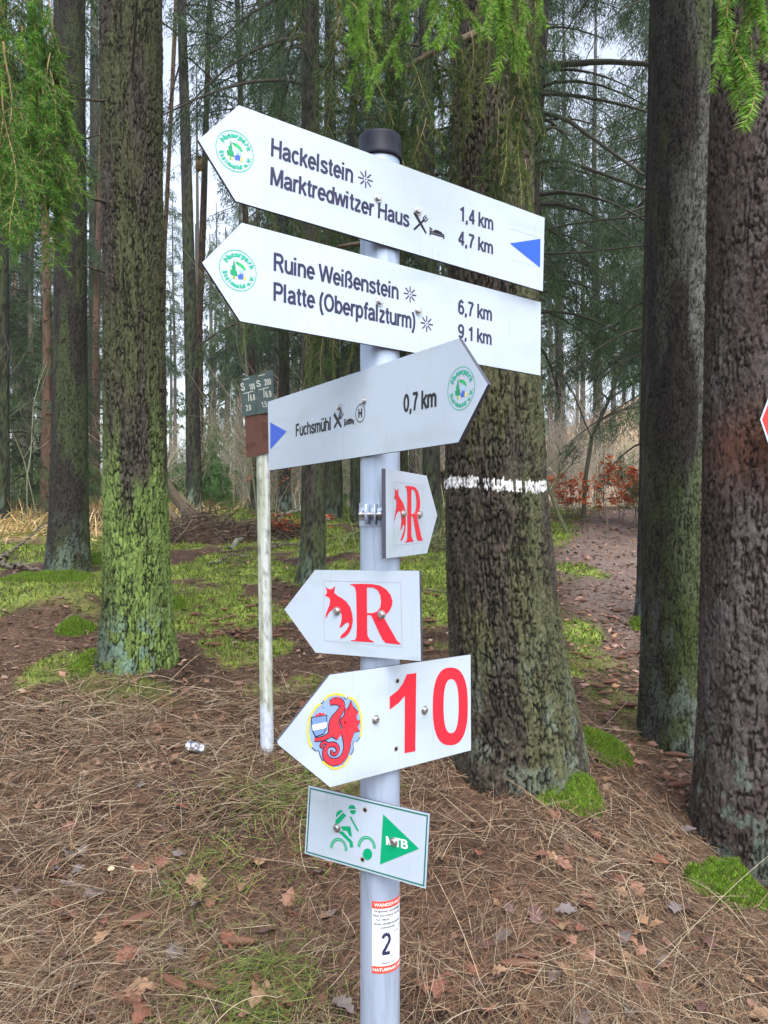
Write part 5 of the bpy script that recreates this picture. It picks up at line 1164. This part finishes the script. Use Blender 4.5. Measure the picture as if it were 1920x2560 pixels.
# dead grass: tussocks with long arching blades, all leaning roughly one way
def grass_zone(x, y):
    g = sm(.36, .58, fbm(x * 1.1 + 3, y * 1.1, 91, 3)) * .8 + .25
    return g * (1 - sm(3.6, 4.6, y)) * (1 - .75 * sm(.85, 1.35, x)) + .25 * (1 - sm(4.2, 5.5, y)) * sm(.2, .9, -x)
def blades(ntuft, per, L0, L1, w, cols, d0, d1, lean, seg=6, name='dry_grass', spread=.05, sel=grass_zone, up=.75, a0=-42, a1=42):
    x, y = polar(ntuft, d0, d1, a0, a1); ok = (rg.random(ntuft) < sel(x, y)) & trunks_clear(x, y, 1.0); x, y = x[ok], y[ok]; tl = rg.uniform(.6, 1.15, len(x)); ta = rg.normal(size=len(x)) * .6 + lean
    i = np.repeat(np.arange(len(x)), per); n = len(i); bx = x[i] + rg.normal(size=n) * spread; by = y[i] + rg.normal(size=n) * spread
    a = np.where(rg.random(n) < .55, ta[i] + rg.normal(size=n) * .45, rg.uniform(0, 2 * pi, n)); L = rg.uniform(L0, L1, n) * tl[i]; e0 = rg.uniform(.15, up, n) * pi / 2; t = np.linspace(0, 1, seg)
    bend = rg.uniform(.15, 1.25, n); P = np.zeros((n, seg, 3)); P[:, 0] = np.stack([bx, by, ter(bx, by) - .003], -1)
    ax = a[:, None] + rg.normal(size=(n, 1)) * .28 * t[None]
    for s_ in range(1, seg):
        el = e0 - bend * t[s_] * 1.25; st = L / (seg - 1); aa = ax[:, s_]
        P[:, s_] = P[:, s_ - 1] + np.stack([np.cos(aa) * np.cos(el), np.sin(aa) * np.cos(el), np.sin(el)], -1) * st[:, None]
    g = ter(P[..., 0], P[..., 1], False); P[..., 2] = np.maximum(P[..., 2], g + rg.uniform(.004, .03, (n, 1)))
    sd = unit(np.stack([-np.sin(a), np.cos(a), rg.normal(size=n) * .5], -1)); W = w * np.clip(np.hypot(bx, by) / 2.6, .8, 2)[:, None] * np.array([1.0] * (seg - 1) + [.25])[None]
    V, F = ribbons(P, W, sd); c = np.array(cols)[rg.integers(len(cols), size=n)] * rg.uniform(.65, 1.3, (n, 1)); mb = MB(); mb.add(V, F, np.repeat(c, seg * 2, 0))
    return link(name, mb.mesh(name, [M_grass]), kind='stuff')
STR = [(.32, .25, .17), (.25, .18, .12), (.42, .35, .25), (.16, .10, .065), (.22, .13, .08), (.11, .07, .05)]
blades(1500, 34, .07, .30, .0015, STR, 1.5, 4.6, math.radians(222), up=.55, spread=.035)
blades(1600, 12, .05, .2, .0015, STR, 1.5, 4.6, math.radians(200), 5, 'matted_dry_grass', .06, up=.3)
blades(150, 7, .3, .52, .0016, [(.42, .35, .24), (.34, .27, .18), (.48, .41, .30)], 1.6, 4.4, math.radians(210), 8, 'long_dry_grass', .03, up=.6)
blades(5200, 10, .03, .11, .0016, [(.24, .15, .09), (.30, .21, .13), (.20, .10, .055)], 1.5, 5.5, math.radians(230), 4, 'short_dry_grass', .05, sel=lambda x, y: np.clip(grass_zone(x, y) + .25, 0, 1) * (1 - moss_mask(x, y)))
def tuft_green(x, y): return .9 * (np.exp(-((x + .33) ** 2 + (y - 2.12) ** 2) / .03) + np.exp(-((x + .28) ** 2 + (y - 3.1) ** 2) / .08) * .7 + np.exp(-((x + .62) ** 2 + (y - 2.6) ** 2) / .02) * .4)
blades(3600, 6, .04, .14, .0018, [(.13, .20, .04), (.20, .24, .06), (.09, .15, .03)], 1.8, 3.6, math.radians(240), 5, 'green_grass', .015, sel=tuft_green, a0=-20, a1=2)
blades(2600, 10, .15, .4, .008, [(.58, .44, .22), (.48, .35, .18)], 9.5, 22, 0, 4, 'straw_grass', .25, sel=straw_mask, up=1.0, a0=-45, a1=-8)
blades(700, 14, .15, .35, .006, [(.16, .20, .08), (.22, .22, .10)], 9.0, 14, 0, 4, 'pale_grass', .12, sel=lambda x, y: .8 * np.exp(-((x - 0.45 - .0 * y) ** 2) / .5), up=1.0, a0=-6, a1=12)

# moss: short upright shoots in cushions
def moss_spikes(x, y, h, w, name, cols=((.15, .22, .035), (.21, .28, .05), (.09, .13, .025), (.16, .15, .06)), lift=None, kind='stuff', parent=None, org=(0, 0, 0)):
    n = len(x); z = ter(x, y) if lift is None else lift; d = unit(np.stack([rg.normal(size=n) * .45, rg.normal(size=n) * .45, np.ones(n)], -1)); s = unit(np.cross(d, rg.normal(size=(n, 3))))
    P = np.stack([x, y, z], -1) - np.array(org); hh = (h * rg.uniform(.5, 1.4, n))[:, None]; ww = (np.broadcast_to(w, (n,)) / 2)[:, None]
    V = np.stack([P - s * ww, P + s * ww, P + d * hh], 1).reshape(-1, 3); c = np.array(cols)[rg.integers(len(cols), size=n)] * rg.uniform(.7, 1.3, (n, 1)); mb = MB(); mb.add(V, np.arange(3 * n).reshape(-1, 3), np.repeat(c, 3, 0))
    return link(name, mb.mesh(name, [M_moss]), parent, kind=kind)
x, y = polar(150000, 3.6, 15, -40, 36); ok = (rg.random(len(x)) < moss_mask(x, y) ** 1.3 * .9) & trunks_clear(x, y, 1.0); x, y = x[ok], y[ok]; d = np.hypot(x, y)
moss_spikes(x, y, .012 + .0035 * d, .004 + .0016 * d, 'moss_carpet')
def cushion(px, py, rx, ry, h, label, n=9000, shift=(0, 0), tall=.016):
    p = on_ground(*S(px, py)); p[0] += shift[0]; p[1] += shift[1]; p[2] = ter(p[0], p[1]); r = link('moss_cushion', None, loc=tuple(p), label=label, cat='moss')
    N = 40; u, v = np.meshgrid(np.linspace(-1.15, 1.15, N), np.linspace(-1.15, 1.15, N)); xx = p[0] + u * rx; yy = p[1] + v * ry
    prof = lambda x_, y_: h * np.clip(1 - ((x_ - p[0]) / rx) ** 2 - ((y_ - p[1]) / ry) ** 2 + .5 * (fbm(x_ * 18, y_ * 18, 7, 2) - .5) + 1.5 * (fbm(x_ * 5 / max(rx, .15) * .3, y_ * 5 / max(rx, .15) * .3, 17, 2) - .5), -.6, 1)
    zz = ter(xx, yy) + prof(xx, yy) - .008; V = np.stack([xx, yy, zz], -1).reshape(-1, 3) - p; i = np.arange(N - 1)[:, None] * N + np.arange(N - 1)[None]; F = np.stack([i, i + 1, i + N + 1, i + N], -1).reshape(-1, 4)
    link('mound', mesh_np('mound', V, F, np.tile((.09, .15, .02), (len(V), 1)), [M_moss], True), r)
    a = rg.uniform(0, 2 * pi, n); q = np.sqrt(rg.random(n)) * 1.08; x_ = p[0] + np.cos(a) * q * rx; y_ = p[1] + np.sin(a) * q * ry
    kp = prof(x_, y_) > .04 * h; x_, y_ = x_[kp], y_[kp]
    moss_spikes(x_, y_, tall, .0045, 'moss_shoots', ((.12, .24, .02), (.19, .33, .03), (.08, .16, .02), (.16, .18, .05)), ter(x_, y_) + prof(x_, y_) - .005, 'stuff', r, p)
cushion(1232, 1725, .15, .12, .10, 'bright moss cushion in front of the painted spruce, right of its foot', 9000)
cushion(1300, 1622, .13, .17, .08, 'bright moss cushion behind the right foot of the painted spruce', 8000)
cushion(1572, 1925, .15, .11, .10, 'bright moss cushion at the foot of the tree on the right edge', 8000)
cushion(182, 1440, .07, .14, .09, 'moss on the root spur left of the big mossy spruce', 5000)
cushion(378, 1310, .07, .16, .07, 'small moss ridge right of the big mossy spruce', 4000)
cushion(165, 1360, .14, .10, .06, 'round moss clump on the bank left of the big mossy spruce', 6000, tall=.025)
cushion(105, 1250, .42, .22, .06, 'long moss cushion on the mound below the second trunk', 9000, tall=.03)
cushion(205, 1215, .25, .20, .09, 'moss cushion between the two left trunks', 6000, tall=.03)
cushion(1388, 1352, .12, .14, .08, 'dark moss at the foot of the hidden trunk beside the path', 5000, tall=.03)
# lichen tuft on the edge tree's root
p = on_ground(*S(1530, 1770)); r = link('lichen_tuft', None, loc=tuple(p), label='pale green lichen tuft on the root of the tree at the right edge', cat='lichen')
a = rg.uniform(0, 2 * pi, 2500); q = np.sqrt(rg.random(2500)) * .06; moss_spikes(p[0] + np.cos(a) * q, p[1] + np.sin(a) * q * .7, .028, .0035, 'lichen_branches', ((.22, .34, .26), (.30, .42, .33)), ter(p[0] + np.cos(a) * q, p[1] + np.sin(a) * q * .7) + .05 * (1 - q / .06) + 0, 'stuff', r, p)

# fallen leaves, each its own
def leaf_mesh(seed):
    g = np.random.default_rng(seed); n = 11; t = np.linspace(0, 1, n); wv = np.sin(pi * t ** .8) * .30 * (1 + .35 * np.sin(t * 2 * pi * 3.5 + seed)); wv[0] = .01; wv[-1] = .02
    V = []; 
    for i in range(n):
        zc = .10 * math.sin(t[i] * pi * g.uniform(.8, 1.2)) * g.choice([1]) 
        V += [(-wv[i], t[i] - .5, zc + .16 * wv[i] + g.normal() * .012), (0, t[i] - .5, zc - .02), (wv[i], t[i] - .5, zc + .22 * wv[i] + g.normal() * .012)]
    F = []
    for i in range(n - 1): F += [(3 * i, 3 * i + 1, 3 * i + 4, 3 * i + 3), (3 * i + 1, 3 * i + 2, 3 * i + 5, 3 * i + 4)]
    V += [(-.008, -.5, 0), (.008, -.5, 0), (.006, -.72, .02)]; F2 = [(33, 34, 35)]
    return mesh_np('fallen_leaf', np.array(V), [np.array(F), np.array(F2)], None, [M_leafr], True)
LV = [leaf_mesh(i) for i in range(5)]; placed = 0
LCOL = [('reddish brown', (.16, .07, .05)), ('warm brown', (.24, .13, .09)), ('dark purple brown', (.10, .055, .052)), ('pale tan', (.24, .15, .09)), ('rusty', (.17, .07, .045)), ('silvery grey', (.14, .12, .12))]
def zone(px, py):
    if px > 1180 and py < 1850: return 'between the painted spruce and the right hand trunks'
    h = 'left edge' if px < 330 else 'left half' if px < 780 else 'middle, right of the post' if px < 1100 else 'right hand part' if px < 1400 else 'right edge'
    return ('near the bottom, ' if py > 2030 else 'in the lower dead grass, ' if py > 1850 else 'on the bank by the can, ' if px < 800 else 'below the painted spruce, ') + h
while placed < 230:
    LC = LCOL[R.randrange(6)]
    if R.random() < .55: px, py = R.uniform(0, 1659), R.uniform(1850, 2212)
    elif R.random() < .5: px, py = R.uniform(1180, 1500), R.uniform(1500, 2100)
    else: px, py = R.uniform(0, 1500), R.uniform(1480, 2212)
    p = on_ground(*S(px, py))
    if p is None or not trunks_clear(np.array([p[0]]), np.array([p[1]]), 1.2)[0]: continue
    s_ = R.uniform(.045, .085); o = link('fallen_leaf', LV[placed % 5], loc=(p[0], p[1], p[2] + R.uniform(.008, .02)), label=LC[0] + ' fallen leaf ' + zone(px, py), cat='leaf', group='fallen leaves on the forest floor'); o.color = (*LC[1], 1)
    o.rotation_euler = (R.uniform(-.35, .35) + .15, R.uniform(-.4, .4), R.uniform(0, 6.28)); o.scale = (s_, s_, s_ * R.choice([1, 1, -1])); placed += 1
# leaf litter too small to pick apart
def far_leaves(n, sel, cols, name, d0, d1, s0):
    x, y = polar(n, d0, d1, -38, 40); ok = (rg.random(n) < sel(x, y)) & trunks_clear(x, y); x, y = x[ok], y[ok]; n = len(x); d = np.hypot(x, y)
    a = unit(rg.normal(size=(n, 3)) * np.array([1, 1, .3])); b = unit(np.cross(a, np.array([0, 0, 1.]) + rg.normal(size=(n, 3)) * .35)); s = (s0 * rg.uniform(.6, 1.3, n))[:, None]; P = np.stack([x, y, ter(x, y) + .012], -1)
    V = np.stack([P - a * s * .5, P + b * s * .32, P + a * s * .5, P - b * s * .32], 1).reshape(-1, 3); c = np.array(cols)[rg.integers(len(cols), size=n)] * rg.uniform(.6, 1.35, (n, 1)); mb = MB(); mb.add(V, np.arange(4 * n).reshape(-1, 4), np.repeat(c, 4, 0)); link(name, mb.mesh(name, [M_litter]), kind='stuff')
far_leaves(16000, lambda x, y: np.clip(path_mask(x, y) + .35 * sm(1.0, 2.0, x), 0, 1) * .9, [(.30, .16, .13), (.36, .22, .18), (.22, .12, .10), (.40, .20, .11)], 'path_leaf_litter', 3.5, 24, .06)
far_leaves(9000, lambda x, y: (1 - moss_mask(x, y)) * .55, [(.20, .11, .08), (.26, .15, .11), (.14, .08, .06), (.30, .22, .16)], 'leaf_litter', 3.4, 12, .045)

# spruce cones
def cone_mesh():
    n, m = 46, 26; t = np.linspace(0, 1, n); th = np.arange(m) * 2 * pi / m; Tg, Hh = np.meshgrid(t, th, indexing='ij')
    prof = .125 * np.sin(pi * np.clip(Tg * .93 + .05, 0, 1)) ** .55; ph = (Tg * 15 + Hh / (2 * pi) * 5) % 1; pv = (Tg * 15 - Hh / (2 * pi) * 8) % 1
    bmp = (1 - ph) * .55 + (1 - pv) * .45; r = prof * (.72 + .48 * bmp)
    V = np.stack([r * np.cos(Hh), Tg - .5, r * np.sin(Hh)], -1).reshape(-1, 3); i = np.arange(n - 1)[:, None] * m; j = np.arange(m)[None]; k = (j + 1) % m
    F = np.stack([i + j, i + m + j, i + m + k, i + k], -1).reshape(-1, 4); c = mix((.05, .022, .015), (.27, .135, .085), bmp.ravel() ** 1.4); return mesh_np('spruce_cone', V, F, c, [M_cone], True)
CM = cone_mesh()
for px, py, lab in [(440, 2145, 'reddish spruce cone lying near the bottom edge, left of the post'), (272, 2175, 'spruce cone half sunk in the litter at the bottom left'), (375, 2140, 'dull brown spruce cone between two redder cones at the bottom left'), (298, 2000, 'pale weathered spruce cone in dead grass at the lower left'), (512, 2050, 'short upright spruce cone left of the lower post'),
    (1395, 1572, 'long spruce cone right of the painted spruce, behind the others'), (1355, 1530, 'spruce cone beside the moss behind the painted spruce'), (1460, 1640, 'spruce cone lying crosswise below the lichen grey spruce'), (1440, 1690, 'spruce cone between the moss cushion and the edge tree'), (1468, 1705, 'stubby spruce cone nearest the edge tree'), (1290, 1490, 'spruce cone among small cones right of the painted trunk'), (1318, 1480, 'darker spruce cone among small cones right of the painted trunk'), (1305, 1505, 'front spruce cone of the small heap right of the painted trunk'), (1120, 2100, 'old split spruce cone right of the lower post')]:
    p = on_ground(*S(px, py)); s_ = R.uniform(.085, .12); o = link('spruce_cone', CM, loc=(p[0], p[1], p[2] + .022), label=lab, cat='cone', group='spruce cones on the ground'); o.scale = (s_,) * 3; o.rotation_euler = (R.uniform(-.15, .15), R.uniform(0, 6), R.uniform(.6, 2.4))
k = 0
while k < 100:
    px, py = (R.uniform(400, 720), R.uniform(1290, 1400)) if R.random() < .6 else (R.uniform(880, 970), R.uniform(1270, 1420)) if R.random() < .4 else (R.uniform(1230, 1380), R.uniform(1300, 1560))
    p = on_ground(*S(px, py)); s_ = R.uniform(.06, .10); o = link('spruce_cone', CM, loc=(p[0], p[1], p[2] + .02), label='small brown spruce cone on the bank ' + ('left of the white pole' if px < 565 else 'between the white pole and the signpost' if px < 780 else 'between the signpost and the painted spruce' if px < 1000 else 'right of the painted spruce, further back' if py < 1420 else 'right of the painted spruce, nearer'), cat='cone', group='spruce cones strewn on the bank'); o.scale = (s_,) * 3; o.rotation_euler = (R.uniform(-.15, .15), R.uniform(0, 6), R.uniform(0, 6.28)); k += 1

# crushed can in the grass
p = on_ground(*S(424, 1628)); r = link('crushed_can', None, loc=(p[0], p[1], p[2] + .028), label='crumpled silver drinks can lying in the dead grass left of the white pole', cat='can'); n, m = 40, 60
tz = np.linspace(0, 1, n); th = np.arange(m) * 2 * pi / m; Tg, Hh = np.meshgrid(tz, th, indexing='ij'); rr = .030 * np.where((Tg < .05) | (Tg > .95), .8, 1); rr = rr * (1 - .45 * vn(Hh / (2 * pi) * 6, Tg * 5, 3, 6) ** 2 - .10 * (vn(Hh / (2 * pi) * 14, Tg * 14, 5, 14)))
V = np.stack([(Tg - .5) * .085, rr * np.cos(Hh), rr * np.sin(Hh) * .75], -1).reshape(-1, 3); i = np.arange(n - 1)[:, None] * m; j = np.arange(m)[None]; k = (j + 1) % m; F = np.stack([i + j, i + m + j, i + m + k, i + k], -1).reshape(-1, 4)
c = mix((.75, .77, .80), (.12, .14, .25), sm(.5, .6, fbm(Tg.ravel() * 5, Hh.ravel() * 1.5, 9, 2)) * .8); o = link('body', mesh_np('body', V, F, c, [M_foil], True), r)
for e in (-1, 1): l = link('lid', cyl(.021, .021, -.001, .001, 20, True, (.8, .8, .8)).mesh('lid', [M_foil]), r, loc=(e * .0425, 0, 0)); l.rotation_euler = (0, pi / 2, 0); l.scale = (.75, 1, 1)
r.rotation_euler = (.2, .15, -.25)
# fly agaric sized pale mushroom caps in the grass
for px, py, lab in [(240, 1891, 'small pale mushroom cap at the lower left, rounder of two'), (290, 1886, 'small pale mushroom cap at the lower left, right hand one')]:
    p = on_ground(*S(px, py)); r = link('mushroom', None, loc=tuple(p), label=lab, cat='mushroom'); c = (.62, .50, .34)
    link('cap', lathe([(.0001, .030), (.008, .028), (.012, .023), (.0125, .019), (.006, .020)], 16, c).mesh('cap', [M_litter], True), r); link('stalk', lathe([(.003, -.01), (.003, .021)], 8, (.5, .42, .3)).mesh('stalk', [M_litter], True), r)

# fallen branches
def fallen(pts, r0, r1, label, c=(.10, .085, .065), lift=.03, twigs=6, d=None):
    P = []
    for px, py, up in pts:
        p = on_ground(*S(px, py)) if d is None else None; P.append([p[0], p[1], p[2] + up])
    P = np.array(P); o = P[0].copy(); t = np.linspace(0, len(P) - 1, 24); Q = np.stack([np.interp(t, np.arange(len(P)), P[:, j]) for j in range(3)], -1) + rg.normal(size=(24, 3)) * r0 * .6
    r = link('fallen_branch', None, loc=tuple(o), label=label, cat='branch'); v, f = tube(Q - o, np.linspace(r0, r1, 24), 7); mb = MB(); mb.add(v, f, c); link('limb', mb.mesh('limb', [M_twig], True), r)
    for _ in range(twigs):
        i = rg.integers(5, 22); a = unit(rg.normal(size=3) * np.array([1, .6, .5]) + np.array([0, 0, .3])); L = rg.uniform(.15, .45); q = np.linspace(0, 1, 6)[:, None]
        v, f = tube(Q[i] - o + a * q * L + np.array([0, 0, -.08]) * q ** 2, np.linspace(r1 * .8, .002, 6), 4); mb = MB(); mb.add(v, f, c); link('twig', mb.mesh('twig', [M_twig]), r)
    return r
fallen([(492, 1188, .03), (545, 1160, .05), (600, 1135, .12), (650, 1128, .2), (720, 1140, .1)], .035, .012, 'grey fallen branch rising from the moss behind the white pole', (.16, .17, .13))
fallen([(455, 1225, .02), (500, 1208, .05), (560, 1212, .02)], .014, .005, 'thin dark stick on the moss right of the big mossy spruce')
fallen([(0, 1215, .03), (45, 1190, .08), (110, 1150, .2)], .022, .007, 'grey fallen stick at the far left on the moss')
fallen([(0, 1228, .04), (60, 1236, .05), (130, 1240, .03)], .025, .01, 'dark fallen branch lying level at the left edge')
fallen([(560, 1190, .03), (620, 1185, .05), (700, 1186, .03)], .02, .008, 'dark stick lying in the moss behind the white pole')
fallen([(990, 1290, .02), (930, 1280, .02), (880, 1272, .02)], .012, .006, 'short brown stick on the bank right of the steel post', twigs=2)
fallen([(60, 1640, .02), (20, 1650, .02), (-40, 1665, .02)], .01, .005, 'short broken stick in dead grass at the left edge', twigs=1)
# heap of brushwood and the beech twig with copper leaves lying on it
def heap(px, py, rx, ry, h, n, label, name='brush_pile', c=((.07, .05, .035), (.12, .09, .06))):
    p = on_ground(*S(px, py)); r = link(name, None, loc=tuple(p), label=label, cat='brushwood'); mb = MB()
    for _ in range(n):
        a = rg.uniform(0, 2 * pi); q = math.sqrt(rg.random()); b = np.array([math.cos(a) * q * rx, math.sin(a) * q * ry, h * (1 - q * q) * rg.uniform(.2, 1)]); L = rg.uniform(.15, .6); dd = unit(rg.normal(size=3) * np.array([1, .7, .45])); t = np.linspace(-.5, .5, 5)[:, None]
        v, f = tube(b + dd * t * L + rg.normal(size=(5, 3)) * .01, np.linspace(.007, .003, 5) * rg.uniform(.5, 1.6), 4); mb.add(v, f, np.array(c[rg.integers(2)]) * rg.uniform(.7, 1.3))
    o = link('sticks', mb.mesh('sticks', [M_twig]), r); o['kind'] = 'stuff'
    u, v_ = np.meshgrid(np.linspace(-1, 1, 24), np.linspace(-1, 1, 24)); z = h * .7 * np.clip(1 - u * u - v_ * v_, -.1, 1) * (.7 + .5 * fbm(u * 3 + px, v_ * 3, 5, 3)); V = np.stack([u * rx, v_ * ry, z - .02], -1).reshape(-1, 3)
    V[:, 2] += ter(V[:, 0] + p[0], V[:, 1] + p[1]) - p[2]; i = np.arange(23)[:, None] * 24 + np.arange(23)[None]; link('earth', mesh_np('earth', V, np.stack([i, i + 1, i + 25, i + 24], -1).reshape(-1, 4), np.tile((.05, .032, .022), (576, 1)), [M_ground], True), r); return r, p
heap(440, 1165, .75, .5, .38, 420, 'heap of dead brushwood right of the big mossy spruce')
heap(570, 1160, .6, .4, .25, 260, 'low heap of dead twigs behind the white pole')
heap(232, 1140, .35, .3, .3, 120, 'dark brush behind the big mossy spruce on its left')
p = on_ground(*S(625, 1165)); r = link('beech_branch', None, loc=tuple(p), label='fallen beech branch with copper orange leaves right of the white pole', cat='branch')
a_, b_ = shrub_np(401, .9, 5, 7, leaf=(.45, .12, .05), nleaf=330, ls=.085, r0=.01, spread=.3, c=(.09, .06, .05)); 
for n_, q, m_ in (('stems', a_, M_twig), ('foliage', b_, M_moss)):
    V = [v * np.array([1.1, .8, .42]) for v in q.v]; q.v = V; l_ = link(n_, q.mesh(n_, [m_]), r)
    if n_ == 'foliage': l_['kind'] = 'stuff'
# leaning broken root plate
p = on_ground(*S(385, 1150)); r = link('root_stump', None, loc=tuple(p), label='leaning broken stump with bare roots right of the big mossy spruce', cat='stump')
for k, (dx, h, rr) in enumerate([(-.05, .75, .08), (.12, .55, .05), (.25, .38, .04), (-.15, .5, .05), (.35, .2, .03)]):
    v, f = tube([(dx + .35 * h, 0, -.1), (dx + .2 * h, .03, h * .4), (dx - .05, .05, h * .75), (dx - .12, 0, h)], [rr * 1.5, rr * 1.1, rr * .9, rr * .4], 9); v = v + rg.normal(size=v.shape) * .008; mb = MB(); mb.add(v, f, (.17, .14, .09) if k % 2 else (.10, .08, .055)); link('root', mb.mesh('root', [M_twig], True), r)

# far hut seen between the trunks, bird box on the far pine
d = 19.0; x0 = (1109 - CX) / FPX * d; z0 = EYE - (1272 - HY) / FPX * d; r = link('wooden_hut', None, loc=(x0 + .5, d, z0), label='dark red brown wooden hut wall glimpsed left of the painted spruce', cat='hut')
for k in range(8):
    mb = MB(); box(mb, (-.62 + k * .18, 0, .42), (.087, .02, .42)); link('plank', mb.mesh('plank', [M_wood]), r)
mb = MB(); box(mb, (0, .6, .40), (.70, .55, .40)); link('body', mb.mesh('body', [M_wood]), r); mb = MB(); box(mb, (0, .55, .89), (.85, .8, .03)); link('roof', mb.mesh('roof', [M_wood]), r); mb = MB(); box(mb, (0, .5, -.75), (.6, .5, .74), col=(.12, .1, .08)); link('footing', mb.mesh('footing', [M_ground]), r)
d = 15.6; r = link('nest_box', None, loc=((497 - CX) / FPX * d, d, EYE - (412 - HY) / FPX * d), label='small wooden nest box on the thin red pine left of the topmost sign', cat='nest box')
mb = MB(); box(mb, (0, 0, 0), (.055, .05, .11), col=(.42, .28, .16)); link('box', mb.mesh('box', [M_litter]), r); mb = MB(); box(mb, (0, -.01, .145), (.065, .06, .01), col=(.25, .2, .15)); link('lid', mb.mesh('lid', [M_litter]), r)

# thin haze through the wood
hv = bpy.data.meshes.new('haze'); mb = MB(); box(mb, (0, 20, 9), (115, 118, 17.5)); hm = bpy.data.materials.new('haze'); hm.use_nodes = True; t = hm.node_tree; t.nodes.remove(t.nodes['Principled BSDF'])
pv = t.nodes.new('ShaderNodeVolumePrincipled'); pv.inputs['Color'].default_value = (.86, .92, .96, 1); pv.inputs['Density'].default_value = HAZE; pv.inputs['Anisotropy'].default_value = .2; t.links.new(pv.outputs[0], t.nodes['Material Output'].inputs['Volume'])
link('haze', mb.mesh('haze', [hm]), kind='stuff')
print('done', _t.time() - _T0)
